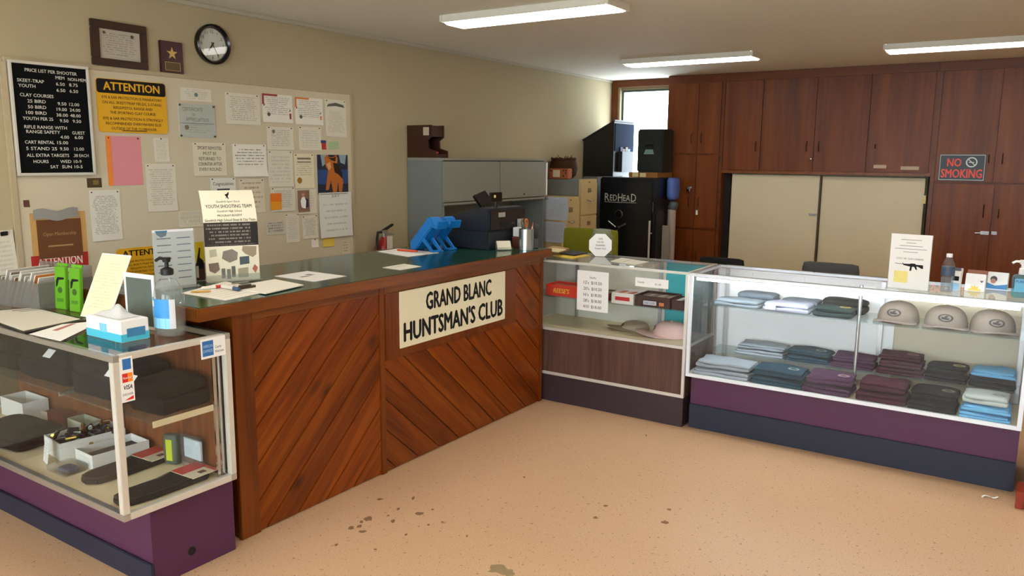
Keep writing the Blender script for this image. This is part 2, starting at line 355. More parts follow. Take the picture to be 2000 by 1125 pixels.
# worn patches on the floor finish
fl = bpy.data.objects['floor']
def blot(px, py, wpx, hpx, seed):
    c = RZ(px, py, 0); a = (RZ(px+wpx/2, py, 0)-RZ(px-wpx/2, py, 0)).length/2; b = (RZ(px, py+hpx/2, 0)-RZ(px, py-hpx/2, 0)).length/2
    rr = (RZ(px+5, py, 0)-RZ(px, py, 0)).normalized(); uu = V((-rr.y, rr.x, 0)); n = 14; ps = []
    for k in range(n):
        t = 2*PI*k/n; q = 1+.55*noise.noise(V((math.cos(t)*1.7+seed*5.3, math.sin(t)*1.7, seed)))
        ps.append(c+rr*(a*q*math.cos(t))+uu*(b*q*math.sin(t)))
    return [(p.x, p.y) for p in ps]
SCUFF = plain('scuffed_finish', '#85654a', .7, 0, .3, .18, 60); SCUFF2 = plain('worn_grey_finish', '#93805f', .6, 0, .3, .2, 40)
for i, (x, y, w, h) in enumerate([(720, 1013, 18, 8), (706, 1019, 7, 5), (686, 1031, 11, 7), (702, 1028, 10, 6), (708, 1038, 16, 5), (742, 975, 12, 4), (778, 994, 6, 5), (807, 973, 6, 6), (767, 1018, 8, 6), (819, 1003, 18, 7), (845, 995, 5, 3), (758, 1007, 5, 3), (793, 1044, 6, 4), (657, 1064, 6, 5), (864, 1020, 6, 3), (837, 1025, 6, 3), (912, 1047, 4, 4), (1024, 932, 4, 3), (1183, 988, 9, 4), (1163, 1011, 9, 5), (1307, 995, 8, 4), (1299, 1020, 14, 6), (1262, 850, 3, 3), (733, 1073, 6, 3)]):
    part('scuff_mark', MB().prism(blot(x, y, w, h, i), 0, .0004), SCUFF, fl)
for i, (x, y, w, h) in enumerate([(972, 1112, 36, 18), (992, 1119, 26, 12)]): part('worn_patch', MB().prism(blot(x, y, w, h, i+40), 0, .0005+.0002*i), SCUFF2, fl)
solo('paper_scrap', MB().grid(lambda u, v: (.075*(u-.5), .012*(v-.5)+.012*math.sin(u*6), .0015+.006*abs(math.sin(u*5))), 8, 2, (0, 0, .001)), WHITEP, 'tiny torn white paper scrap on the floor', 'scrap', at(*RZ(1933, 972, 0), .6))
# ------------------------------------------------------------------ ceiling lights
DIFF = emit('fluorescent_diffuser', LAMP_COL, LAMP)
HOUS = plain('fixture_white', '#d8d4c6', .5)
def fixture(x, y, label, group=None):
    t = thing('ceiling_light', label, 'light', at(x, y, HC), group)
    part('housing', MB().box(-.60, .60, -.15, -.13, -.045, 0).box(-.60, .60, .13, .15, -.045, 0).box(-.62, -.60, -.15, .15, -.045, 0).box(.60, .62, -.15, .15, -.045, 0), HOUS, t, bevel=.004)
    part('diffuser', MB().prism([(-.13, -.012), (.13, -.012), (.13, -.04), (.09, -.056), (-.09, -.056), (-.13, -.04)], -.60, .60, 0), DIFF, t)
    return t
fixture(-.10, -.03, 'long fluorescent ceiling light above the wooden counter')
fixture(-.10, 2.68, 'long fluorescent ceiling light in front of the tall wooden cabinet')
fixture(2.14, 2.84, 'long fluorescent ceiling light in front of the no smoking sign')
for x, y in ((2.14, -.03), (-.1, -2.75), (2.14, -2.75), (4.2, -.03), (4.2, -2.75), (-.1, -5.4), (2.14, -5.4), (4.2, -5.4), (4.2, 2.75)):
    fixture(x, y, 'long fluorescent ceiling light further along the rows over the customer floor', 'ceiling lights out of the picture')
# ================================================================== wooden counter
ct = thing('wooden_counter', 'long wooden reception counter with diagonal plank front and dark green top', 'counter', at(-.35, -1.2, 0))
OC = V((-.35, -1.2, 0))
def cpart(name, mb, mat, bevel=0, label=None): return part(name, mb.sh(-OC), mat, ct, label, bevel)
cpart('carcass', MB().box(-.70, -.016, -2.425, -.005, 0, .985), POSTW)
cpart('countertop', B(-.775, .03, -2.597, .028, .99, H), GREEN, .002, 'dark green laminate top')
ed = MB().box(.03, .044, -2.611, .042, .985, H-.001).box(-.789, -.775, -2.611, .042, .985, H-.001).box(-.775, .03, -2.611, -2.597, .985, H-.001).box(-.775, .03, .028, .042, .985, H-.001)
cpart('edge_band', ed, EDGEW, .003)
for y0, y1 in ((-2.433, -2.335), (-1.565, -1.53), (-.032, 0)): cpart('post', B(-.016, .006, y0, y1, 0, .985), POSTW, .002)
for y0, y1 in ((-2.335, -1.565), (-1.53, -.032)): cpart('rail', B(-.016, .004, y0, y1, .945, .985), EDGEW, .002)
def clip(poly, inside, inter):
    out = []
    for i in range(len(poly)):
        a, b = poly[i-1], poly[i]
        if inside(b):
            if not inside(a): out.append(inter(a, b))
            out.append(b)
        elif inside(a): out.append(inter(a, b))
    return out
def clip_rect(poly, x0, x1, z0, z1):
    for ax, lim, sg in ((0, x0, 1), (0, x1, -1), (1, z0, 1), (1, z1, -1)):
        if not poly: return poly
        poly = clip(poly, lambda p: sg*(p[ax]-lim) >= -1e-9, lambda a, b: tuple(a[k]+(b[k]-a[k])*((lim-a[ax])/(b[ax]-a[ax])) for k in (0, 1)))
    return poly
def planks(y0, y1, z0, z1, ang, pitch):
    d = (math.cos(ang), math.sin(ang)); n = (-d[1], d[0]); w = pitch
    lo = min(y*n[0]+z*n[1] for y in (y0, y1) for z in (z0, z1)); hi = max(y*n[0]+z*n[1] for y in (y0, y1) for z in (z0, z1))
    k = math.floor(lo/w); 
    while k*w < hi:
        a, b = k*w+.0018, (k+1)*w-.0018; Lg = 4
        poly = [(n[0]*s+d[0]*t, n[1]*s+d[1]*t) for s, t in ((a, -Lg), (a, Lg), (b, Lg), (b, -Lg))]
        poly = clip_rect(poly, y0, y1, z0, z1); k += 1
        if len(poly) < 3: continue
        cy = sum(p[0] for p in poly)/len(poly); cz = sum(p[1] for p in poly)/len(poly)
        ar = abs(sum(poly[i-1][0]*poly[i][1]-poly[i][0]*poly[i-1][1] for i in range(len(poly))))/2
        if ar < 2e-4: continue
        # local frame: x along the plank, y across, z out of the front
        loc = [((p[0]-cy)*d[0]+(p[1]-cz)*d[1], (p[0]-cy)*n[0]+(p[1]-cz)*n[1]) for p in poly]
        o = part('plank', MB().prism(loc, -.014, -.001), CEDAR, ct, None, .0022)
        o.matrix_basis = Matrix.Translation(-OC) @ frame((0, cy, cz), (0, d[0], d[1]), (0, n[0], n[1]))
planks(-2.335, -1.565, .004, .945, math.radians(43), .121)
planks(-1.53, -.032, .004, .945, math.radians(-42), .121)
cpart('sign_mount', B(-.001, .012, -1.528, -.335, .600, .945), POSTW, .003, 'plain stained board behind the club sign')
cs = thing('club_sign', 'cream sign with bold black club name on the counter front', 'sign', wallf((.0125, -.949, .795)))
part('panel', B(-.481, .481, -.150, .148, 0, .006), plain('sign_cream', '#e9e2c4', .5, 0, .3, .03, 5), cs, bevel=.0015)
tb = MB(); text(tb, 'GRAND BLANC', .03, .070, .092, .60, .045, z=.0064); text(tb, "HUNTSMAN'S CLUB", .0, -.068, .098, .90, .045, z=.0064)
part('lettering', tb, INK, cs)
# ================================================================== showcases
def bars(fr, th):
    mb = MB()
    for b in fr: mb.box(*b)
    return mb
def showcase(name, label, x0, x1, y0, y1, zb, zt, mframe, t=.022):
    """glass box on a base: returns the thing; frame bars are one child each side"""
    T = thing(name, label, 'display case', at((x0+x1)/2, (y0+y1)/2, 0)); O = V(((x0+x1)/2, (y0+y1)/2, 0))
    def p(n, mb, m, bev=0, lab=None): return part(n, mb.sh(-O), m, T, lab, bev)
    for yy0, yy1 in ((y0, y0+t), (y1-t, y1)):
        p('top_rail', B(x0, x1, yy0, yy1, zt-t, zt-.004), mframe, .002); p('bottom_rail', B(x0, x1, yy0, yy1, zb, zb+t), mframe, .002)
        for xx in (x0, x1-t): p('corner_post', B(xx, xx+t, yy0, yy1, zb+t, zt-t), mframe, .002)
    for xx in (x0, x1-t):
        p('end_rail', B(xx, xx+t, y0+t, y1-t, zt-t, zt-.004), mframe, .002); p('end_rail', B(xx, xx+t, y0+t, y1-t, zb, zb+t), mframe, .002)
    p('top_glass', B(x0+.004, x1-.004, y0+.004, y1-.004, zt-.004, zt), GLASS)
    for xx in (x0+t*.5, x1-t*.5): p('end_glass', B(xx-.002, xx+.002, y0+t, y1-t, zb+t, zt-t), GLASS)
    return T, p
# --- left case
LX0, LX1, LY0, LY1, LZB = -1.60, .118, -3.003, -2.527, .338
lc, p = showcase('glass_showcase', 'glass display case with card stickers on its corner beside the counter end', LX0, LX1, LY0, LY1, LZB, SL, ALUW, .026)
for o_ in list(lc.children):
    if o_.name.startswith('top_rail') or o_.name.startswith('bottom_rail'): o_.data.materials[0] = ALU
p('front_glass', B(LX0+.026, LX1-.026, LY0+.010, LY0+.014, LZB+.026, SL-.026), GLASS)
p('deck', B(LX0+.02, LX1-.02, LY0+.02, LY1-.02, LZB+.002, LZB+.016), DECK)
p('back_panel', B(LX0+.02, LX1-.05, LY1-.034, LY1-.022, LZB+.016, SL-.03), CASEWOOD, 0, 'brown wood-grain back panel')
for k in range(2): p('door_track', B(LX1-.046+.0*k, LX1-.034, LY1-.062+.022*k, LY1-.048+.022*k, LZB+.016, SL-.03), CHROME, .002)
p('shelf', B(LX0+.03, LX1-.03, LY0+.155, LY1-.04, .648, .655), SHELFG); p('shelf_edge', B(LX1-.034, LX1-.029, LY0+.15, LY1-.07, .638, .662), DECK, .001)
p('shelf_bracket', MB().box(-.62, -.61, LY0+.17, LY1-.04, .630, .648).box(-.62, -.61, LY1-.05, LY1-.04, LZB+.02, SL-.04), ALU, .001)
BX, BY = .045, -2.862
bs = p('base', B(LX0+.05, BX, BY, LY1+.03, .0, LZB), PURPLE, .002, 'purple laminate base')
p('kick_strip', B(LX0+.05, BX+.006, BY-.012, BY-.0005, .0, .095), NAVY, .003, 'dark navy vinyl strip')
p('cable_hole', MB().cyl((BX-.01, -2.70, .08), (BX+.001, -2.70, .08), .018, None, 20), BLACK)
E_ = wallf((LX1+.001, 0, 0))
def stick(name, label, px0, py0, px1, py1, build):
    a = RX(px0, py0, LX1+.001); b = RX(px1, py1, LX1+.001); w = b.y-a.y; h = a.z-b.z
    T = thing(name, label, 'sticker', wallf((LX1+.0008, (a.y+b.y)/2, (a.z+b.z)/2)))
    part('backing', B(-w/2, w/2, -h/2, h/2, 0, .0008), WHITEP, T); build(T, w, h)
BLUEC = P('#2f6fb4', .5); REDC = P('#d1261f', .5); ORC = P('#f08a24', .5)
def disc(mb, x, y, r, z0, z1, n=20): return mb.cyl((x, y, z0), (x, y, z1), r, None, n)
def cards(T, w, h):
    part('blue_square', B(-w*.28, w*.36, h*.22, h*.46, .0008, .0012), BLUEC, T)
    part('red_band', B(-w*.36, w*.05, -h*.06, h*.14, .0008, .0012), REDC, T); part('orange_band', B(w*.05, w*.42, -h*.06, h*.14, .0008, .0012), ORC, T)
    m = MB(); text(m, 'MasterCard', 0, h*.04, h*.05, w*.6, .01, z=.0014); part('lettering', m, WHITEP, T)
    m = MB(); text(m, 'VISA', 0.0, -h*.17, h*.1, w*.7, .03, z=.001, slant=.2); text(m, 'DISCOVER', 0, -h*.33, h*.05, w*.8, .01, z=.001); part('lettering', m, P('#1b2430', .5), T)
    part('red_corner', MB().prism([(-w*.3, -h*.46), (w*.4, -h*.38), (w*.4, -h*.46)], .0008, .0012), REDC, T)
stick('card_sticker', 'tall white sticker of payment card logos on the case corner', 232, 700, 264, 781, cards)
def amex(T, w, h):
    part('blue_square', B(-w*.44, w*.0, -h*.38, h*.38, .0008, .0012), BLUEC, T)
    m = MB(); text(m, 'Cards', w*.2, h*.0, h*.13, w*.25, .01, z=.001); text(m, 'Welcome', w*.24, -h*.22, h*.13, w*.36, .01, z=.001); part('lettering', m, P('#27406e', .5), T)
    m = MB(); text(m, 'AMERICAN', -w*.22, h*.12, h*.14, w*.38, .02, z=.0015); text(m, 'EXPRESS', -w*.22, -h*.12, h*.14, w*.38, .02, z=.0015); part('lettering', m, P('#9cc2e4', .5), T)
stick('card_sticker', 'wide white sticker with one blue square on the case top rail', 391, 664, 441, 692, amex)
# --- middle case
MX0, MX1, MY0, MY1 = -.21, 1.0, .025, .53
mc, p = showcase('candy_showcase', 'half-glazed display case with brown wood-grain front between counter and long case', MX0, MX1, MY0, MY1, .49, S, ALUW, .018)
p('front_glass', B(MX0+.018, MX1-.018, MY0+.006, MY0+.01, .508, S-.018), GLASS)
p('front_panel', B(MX0+.018, MX1-.018, MY0+.004, MY0+.016, .205, .49), VENEER, 0, 'brown wood-grain laminate front')
p('front_trim', MB().box(MX0, MX1, MY0, MY0+.018, .185, .205).box(MX0, MX0+.018, MY0, MY0+.018, .205, .49).box(MX1-.018, MX1, MY0, MY0+.018, .205, .49), ALUW, .002)
p('body', MB().box(MX0+.002, MX1-.002, MY0+.018, MY1, .185, .488), VENEER)
p('deck', B(MX0+.018, MX1-.018, MY0+.018, MY1-.018, .49, .500), DECK)
p('base', B(MX0+.02, MX1-.003, MY0+.006, MY1-.03, 0, .185), plain('dark_plum_base', '#3a2a31', .5, 0, .35, .15, 15), .002)
p('back_door', B(MX0+.018, .66, MY1-.03, MY1-.022, .50, S-.02), P('#d9d6c8', .5), 0, 'sliding back door whitened for the glow on it'); p('back_door', B(.62, MX1-.018, MY1-.02, MY1-.012, .50, S-.02), P('#3fb3bd', .5), 0, 'teal sliding back door')
p('shelf', B(MX0+.03, MX1-.03, .10, MY1-.05, .702, .708), SHELFG)
p('end_panel', B(MX0+.003, MX0+.008, MY0+.018, MY1-.018, .50, S-.02), P('#cfccc0', .5), 0, 'pale end panel')
for xx in (-.02, .62): p('shelf_standard', B(xx, xx+.022, MY1-.05, MY1-.035, .50, S-.02), ALU, .001)
# --- long right case
RX0, RX1, RY0, RY1, RZB = 1.0135, 2.729, .0062, .515, .334
rc, p = showcase('shirt_showcase', 'long lit glass display case of folded shirts on a purple base', RX0, RX1, RY0, RY1, RZB, S, CASELIT, .020)
p('front_glass', B(RX0+.02, RX1-.02, RY0+.008, RY0+.012, RZB+.02, S-.02), GLASS)
p('deck', B(RX0+.015, RX1-.015, RY0+.015, RY1-.015, RZB+.002, RZB+.014), DECK)
p('back_door', B(RX0+.12, 2.07, RY1-.03, RY1-.023, RZB+.014, S-.022), plain('glow_white_door', '#f2f3f4', .3, 0, .4, .01, 6), 0, 'sliding back door whitened for the glow on it')  # white colour stands in for the glow on the back panel
p('back_door', B(2.03, RX1-.02, RY1-.020, RY1-.014, RZB+.014, S-.022), plain('cream_sliding_door', '#c9bea6', .45, 0, .3, .04, 60), 0, 'cream sliding back door')
p('back_door', B(RX0+.02, RX0+.72, RY1-.020, RY1-.014, RZB+.014, S-.022), plain('glow_white_door', '#f2f3f4', .3), 0, 'sliding back door whitened for the glow on it')
p('shelf', B(RX0+.05, RX1-.03, .13, RY1-.06, .754, .760), SHELFG); p('low_shelf', B(RX0+.05, RX1-.03, .26, RY1-.06, .448, .453), SHELFG)
for xx in (1.09, 2.0, 2.69): p('shelf_standard', B(xx-.012, xx+.012, RY1-.056, RY1-.042, RZB+.014, S-.022), ALU, .001)
sx_ = RY(1673, 680, .248).x; p('shelf_standard', MB().cyl((sx_, .248, RZB+.014), (sx_, .248, S-.02), .010, None, 10), ALU)
p('lamp_housing', B(RX0+.03, RX1-.03, RY0+.022, RY0+.075, S-.03, S-.008), ALU, .002)
p('lamp_tube', MB().cyl((RX0+.035, RY0+.034, S-.036), (RX1-.06, RY0+.034, S-.036), .009, None, 12), emit('case_lamp', (.90, .96, 1.0), 55.0), 0, 'glowing white fluorescent tube')
p('base', B(RX0+.012, RX1-.005, .078, RY1-.02, .0, RZB), PURPLE, .002, 'purple laminate base')
p('kick_strip', B(RX0+.012, RX1-.006, .064, .0775, .0, .15), NAVY, .003, 'dark navy vinyl strip')
# ================================================================== fitted cabinets along the back wall
def cx(px, py): return RY(px, py, YC).x
TRIMW = CABD
def handle(parent, x, z, L=.10, mat=None, M=None):
    mb = MB().tube([(x, -.001, z-L/2), (x, -.026, z-L/2+.012), (x, -.030, z), (x, -.026, z+L/2-.012), (x, -.001, z+L/2)], .0045, 6)
    return part('handle', mb, mat or plain('aged_brass', '#3d2f22', .4, .6), parent)
def cabinet(name, label, x0, x1, z0, z1):
    T = thing(name, label, 'cabinet', at((x0+x1)/2, YC, z0))
    part('carcass', B(-(x1-x0)/2, (x1-x0)/2, .02, YW-YC-.002, 0, z1-z0), CABW, T); T['_x'] = (x0+x1)/2; T['_z'] = z0
    return T
def door(T, x0, x1, z0, z1, hx=None, hz=None, hl=.10):
    cxm, z = (x0+x1)/2, z0; o = part('door', B(-(x1-x0)/2+.002, (x1-x0)/2-.002, 0, .018, .002, z1-z0-.002), CABW, T, None, .003)
    o.location = (cxm-T['_x'], -.0, z0-T['_z'])
    if hx is not None: handle(o, hx-cxm, hz-z0, hl)
    return o
def stile(T, x0, x1, z0, z1, name='stile', mat=None):
    o = part(name, B(0, x1-x0, .004, .0195, 0, z1-z0), mat or TRIMW, T, None, .002); o.location = (x0-T['_x'], 0, z0-T['_z']); return o
def padlock(parent, x, z, y=-.012, s=1):
    m = MB().box(x-.03*s, x+.03*s, y-.004, y+.004, z-.012*s, z+.012*s); h = part('hasp', m, CHROME, parent, 'bright metal hasp', .002)
    part('padlock', MB().box(x-.02*s, x+.02*s, y-.022, y-.006, z-.05*s, z-.015*s).tube([(x-.013*s, y-.014, z-.016*s), (x-.013*s, y-.014, z+.006*s), (x, y-.014, z+.014*s), (x+.013*s, y-.014, z+.006*s), (x+.013*s, y-.014, z-.016*s)], .003*s, 6), CHROME, parent, 'small padlock', .002)
XA0, XA1, XC0, XC1 = -.925, -.262, 1.785, 3.6
ZT, ZB1, ZL = 2.462, 1.512, .86
A = cabinet('tall_cabinet', 'narrow tall wooden cabinet with three tiers of doors beside the black safe', XA0, XA1, 0, HC-.003)
stile(A, XA0, XA1, ZT, HC-.003, 'fascia')
stile(A, XA1-.035, XA1, 0, ZT)
xm = cx(1357, 380)
for z0, z1, hz, in ((1.69, ZT, 1.86), (.862, 1.672, 1.16), (.1, .846, .55)):
    a = door(A, XA0+.004, xm, z0, z1, xm-.065, hz); b = door(A, xm, XA1-.037, z0, z1, xm+.05, hz)
    if z0 > .8 and z0 < 1:
        padlock(a, cx(1346, 366)-(XA0+.004+xm)/2, RY(1346, 366, YC).z-z0, -.006, .9)
        part('paper_tag', MB().box(-.012, .012, -.034, -.033, -.04, .012).sh((xm+.045-(xm+XA1-.037)/2, 0, RY(1356, 412, YC).z-z0)), WHITEP, b, 'small white paper tag')
for z in (1.62, .95, .88): part('hinge', B(0, .018, -.003, .004, 0, .05).sh((XA1-.03-A['_x'], 0, z)), P('#4d3a26', .4, .5), A)
Bc = cabinet('overhead_cabinet', 'row of upper wooden cabinets over the cream storage doors', XA1+.001, XC0-.001, 1.484, HC-.003)
stile(Bc, XA1+.001, XC0-.001, ZT, HC-.003, 'fascia'); stile(Bc, XA1+.001, XC0-.001, 1.484, ZB1, 'bottom_rail', EDGEW)
xs = [cx(1418, 250), cx(1487, 250), cx(1592, 250), cx(1696, 250), cx(1826, 250)]
hz = RY(1585, 286, YC).z
door(Bc, XA1+.004, xs[1], ZB1+.003, ZT, xs[1]-.045, hz); d2 = door(Bc, xs[1]+.006, xs[2], ZB1+.003, ZT, xs[2]-.07, hz); door(Bc, xs[2], xs[3], ZB1+.003, ZT, xs[2]+.05, hz); d4 = door(Bc, xs[3]+.008, XC0-.02, ZB1+.003, ZT, cx(1709, 293), hz, .04)
part('knob', MB().lathe([(.004, 0), (.006, .008), (.012, .014), (.010, .022), (0.001, .024)], 12).xf(Matrix.Rotation(PI/2, 4, 'X')).sh((xs[2]-.02-(xs[1]+.006+xs[2])/2, 0, RY(1590, 311, YC).z-ZB1)), CHROME, d2)
for px0, px1, py in ((1706, 1731, 325), (1759, 1795, 328)):
    a, b = RY(px0, py, YC), RY(px1, py, YC); part('label_strip', B(a.x, b.x, -.001, 0, a.z-.018, a.z+.016).sh((-(xs[3]+.008+XC0-.02)/2, 0, -ZB1-.003)), P('#b8a48c', .6), d4, 'pale paper label strip')
C_ = cabinet('wide_cabinet', 'tall wooden cabinet carrying the no smoking sign', XC0, XC1, 0, HC-.003)
stile(C_, XC0, XC1, ZT, HC-.003, 'fascia'); stile(C_, XC0, XC0+.035, 0, ZT)
xq = [XC0+.037, cx(1950, 250), 2.95, XC1-.004]; xl = [XC0+.037, cx(1934, 450), 2.88, XC1-.004]
z2 = RY(1900, 358, YC).z
h1, h2 = RY(1925, 310, YC), RY(1956, 310, YC)
door(C_, xq[0], xq[1], z2+.008, ZT, cx(1931, 316), h1.z, .07); door(C_, xq[1], xq[2], z2+.008, ZT, cx(1958, 312), h2.z, .09); door(C_, xq[2], xq[3], z2+.008, ZT)
hh = RY(1920, 412, YC).z
dl = door(C_, xl[0], xl[1], .1, z2-.006, cx(1921, 412), hh, .12); door(C_, xl[1], xl[2], .1, z2-.006, cx(1950, 420), hh-.02, .08); door(C_, xl[2], xl[3], .1, z2-.006)
a = RY(1923, 455, YC); b = RY(1941, 455, YC)
part('hasp', MB().box(a.x-.035, a.x+.035, -.012, -.004, a.z-.016, a.z+.016).box(b.x-.02, b.x+.025, -.014, -.004, b.z-.016, b.z+.014).cyl((a.x-.08, -.012, a.z-.004), (a.x-.03, -.012, a.z), .006).sh((-C_['_x'], 0, 0)), CHROME, C_, 'bright metal hasp lock', .003)
for T in (A, Bc, C_):
    del T['_x'], T['_z']
# cream storage doors in the opening
CREAM = plain('cream_door_paint', '#d3c7a8', .5, 0, .35, .05, 3)
gx0, gxm, gx1 = cx(1424, 400), cx(1598, 400), cx(1806, 400)
for i, (a, b, lab) in enumerate(((gx0, gxm-.008, 'cream flush storage door carrying the bright latch, under the overhead cabinets'), (gxm+.008, gx1-.02, 'plain cream flush storage door next to the wide wooden cabinet'))):
    T = thing('storage_door', lab, 'door', at((a+b)/2, YC+.055+.02*i, 0))
    part('leaf', B(-(b-a)/2, (b-a)/2, 0, .035, .012, 1.470-.006*i), CREAM, T, None, .003)
    if i == 0:
        q = RY(1591, 419, YC+.055).z
        part('latch', MB().box((b-a)/2-.09, (b-a)/2-.005, -.012, -.001, q-.010, q+.010).cyl(((b-a)/2-.05, -.014, q), ((b-a)/2-.05, -.034, q), .011, .013), CHROME, T, 'bright metal latch', .002)
        part('edge_strip', B((b-a)/2-.004, (b-a)/2+.012, -.008, .030, .012, 1.468), P('#4a3a26', .5), T)
    else:
        part('hinge', B((b-a)/2-.004, (b-a)/2+.018, -.003, .01, 1.22, 1.30), P('#b09a5c', .4, .5), T)
struct('gap_shade_strips', MB().box(XA1+.002, gx0-.03, YC+.10, YC+.12, 0, 1.48).box(gx1, XC0-.002, YC+.10, YC+.12, 0, 1.48), P('#1a1410', .8))  # near-black strips stand in for shade in the gaps beside the doors
# no smoking sign
a, b = RY(1836, 301, YC-.002), RY(1922, 354, YC-.002); w, h = b.x-a.x, a.z-b.z
ns = thing('no_smoking_sign', 'black sign with red letters and crossed-out cigarette on the wide cabinet', 'sign', frontf(((a.x+b.x)/2, YC-.0015, (a.z+b.z)/2)))
part('plate', B(-w/2, w/2, -h/2, h/2, 0, .004), P('#14161a', .35), ns, None, .001)
part('border', MB().box(-w*.48, w*.48, h*.455, h*.48, .004, .0045).box(-w*.48, w*.48, -h*.48, -h*.455, .004, .0045).box(-w*.485, -w*.472, -h*.48, h*.48, .004, .0045).box(w*.472, w*.485, -h*.48, h*.48, .004, .0045), P('#b9c4c0', .5), ns)
m = MB(); text(m, 'NO', -w*.17, h*.19, h*.30, w*.30, .03, z=.0047); text(m, 'SMOKING', 0, -h*.22, h*.32, w*.88, .03, z=.0047); part('lettering', m, P('#e8442e', .4), ns)
m = MB(); X0, Y0, R0 = w*.20, h*.20, h*.19
for k in range(24):
    t0, t1 = 2*PI*k/24, 2*PI*(k+1)/24
    m.prism([(X0+R0*math.cos(t0), Y0+R0*math.sin(t0)), (X0+R0*math.cos(t1), Y0+R0*math.sin(t1)), (X0+R0*.78*math.cos(t1), Y0+R0*.78*math.sin(t1)), (X0+R0*.78*math.cos(t0), Y0+R0*.78*math.sin(t0))], .004, .0048)
m.prism([(X0-R0*.62, Y0+R0*.52), (X0-R0*.52, Y0+R0*.62), (X0+R0*.62, Y0-R0*.52), (X0+R0*.52, Y0-R0*.62)], .004, .005); m.box(X0-R0*.5, X0+R0*.45, Y0-R0*.1, Y0+R0*.06, .004, .0046)
part('crossed_cigarette', m, P('#c9d4d2', .5), ns)
# ================================================================== left wall: boards, signs, papers
bz = W+.002
bd = thing('bulletin_board', 'large cream-painted bulletin board behind the counter', 'board', wallf((W+.001, -1.222, 1.45)))
bw, bh = 1.2, .635
part('panel', B(-bw, bw, -bh, bh, 0, .012), BOARDM, bd)
fm = plain('board_frame', '#b3a384', .6)
for bx in ((-bw-.012, bw+.012, bh, bh+.025), (-bw-.012, bw+.012, -bh-.025, -bh), (-bw-.03, -bw, -bh, bh), (bw, bw+.02, -bh, bh)): part('frame_strip', B(*bx, 0, .02), fm, bd, None, .003)
WB = W+.0135
def wq(px0, py0, px1, py1, x=None):
    x = WB if x is None else x
    a, b = RX(px0, py0, x), RX(px1, py1, x); return wallf((x, (a.y+b.y)/2, (a.z+b.z)/2)), b.y-a.y, a.z-b.z
PINM = P('#2a2522', .4)
def sheet(px0, py0, px1, py1, label, mat, cat='paper', name='pinned_sheet', lift=0, rot=0, curl=.004, pins=True, extra=None, group=None):
    M, w, h = wq(px0, py0, px1, py1, WB+lift); M = M @ Matrix.Rotation(rot, 4, 'Z')
    T = thing(name, label, cat, M, group)
    sd = px0*.37
    part('page', MB().grid(lambda u, v: (w*(u-.5), h*(v-.5), .0012+curl*max(0, .35-v)**2*8*(1+.4*math.sin(u*4+sd))), 6, 6, (0, 0, .0008)), mat, T)
    if pins:
        for sx in ((-.42, .42) if w > .1 else (0,)): part('pin', MB().cyl((sx*w, h*.46, .0015), (sx*w, h*.46, .007), .004, .003, 8), PINM, T)
    if extra: extra(T, w, h)
    return T
pr = printed
PP = lambda n, rows=18, ink='#77746a', paper='#dbd4c2', **k: pr('print_'+n, paper, ink, rows, **k)
def lines(T, w, h, rows, mat=INK, name='lettering', z=.0018):
    m = MB()
    for s, x, y, hh, ww, b in rows:
        if s: text(m, s, x*w, y*h, hh*h, ww*w if ww else None, b, z=z)
        else: part('printed_line', B((x-ww/2)*w, (x+ww/2)*w, (y-hh*.3)*h, (y+hh*.3)*h, z-.0003, z), mat, T)
    if not m.v: return
    return part(name, m, mat, T)
FADED = P('#6d675a', .7)
sheet(351, 170, 413, 200, 'pale sheet with small round emblem above the appreciation plaque', PP('a', 6, dens=.2), pins=False, extra=lambda T, w, h: part('emblem', disc(MB(), 0, 0, h*.16, .002, .0024), P('#6f8a86', .6), T))
def plaque_cert(T, w, h):
    lines(T, w, h, [('CERTIFICATE', -.12, .34, .11, .55, 0), ('OF', -.1, .18, .07, .1, 0), ('APPRECIATION', .0, .04, .11, .62, 0)], FADED)
    part('rule', B(-w*.46, w*.46, -h*.085, -h*.07, .0016, .002), FADED, T); part('seal', disc(MB(), -w*.3, -h*.2, h*.07, .0016, .003), P('#8d5a26', .5), T)
    m = MB()
    for sx in (-1, 1):
        for sy in (-1, 1): m.cyl((sx*w*.46, sy*h*.45, .001), (sx*w*.46, sy*h*.45, .010), .006, .005, 10)
    part('mounting_screw', m, P('#5b4a38', .4, .5), T); part('acrylic_cover', B(-w*.5, w*.5, -h*.5, h*.5, .0045, .0065), ACRYL, T)
sheet(347, 201, 422, 270, 'appreciation certificate under clear acrylic with four corner screws', PP('b', 14, dens=.25, paper='#e4e2da', top=.45), name='acrylic_certificate', cat='certificate', lift=.001, curl=0, pins=False, extra=plaque_cert)
sheet(438, 180, 509, 245, 'white letter pinned left of the red-cornered certificate', PP('c', 15, dens=.35), lift=.001)
def corners(c):
    def f(T, w, h):
        part('corner_band', MB().prism([(-w*.5, h*.12), (-w*.5, h*.5), (0, h*.5), (0, h*.43), (-w*.44, h*.43), (-w*.44, h*.12)], .0016, .0022), P(c, .5), T)
        part('corner_band', MB().prism([(-.05*w, -h*.5), (w*.45, -h*.5), (w*.45, -h*.15), (w*.39, -h*.15), (w*.39, -h*.43), (-.05*w, -h*.43)], .0016, .0022), P(c, .5), T); part('seal', disc(MB(), -w*.3, -h*.22, h*.07, .0016, .0024), P('#55504a', .5), T)
        part('black_tick', MB().prism([(-w*.48, h*.05), (-w*.42, h*.1), (-w*.43, h*.15)], .0016, .0024), INK, T); part('black_tick', MB().prism([(w*.37, -h*.1), (w*.43, -h*.06), (w*.42, 0)], .0016, .0024), INK, T)
    return f
sheet(511, 182, 572, 241, 'white certificate with dark red corner bands', PP('d', 14, dens=.4, paper='#e6e1d4', bot=.25), cat='certificate', name='certificate', extra=corners('#9c2f33'), pins=False)
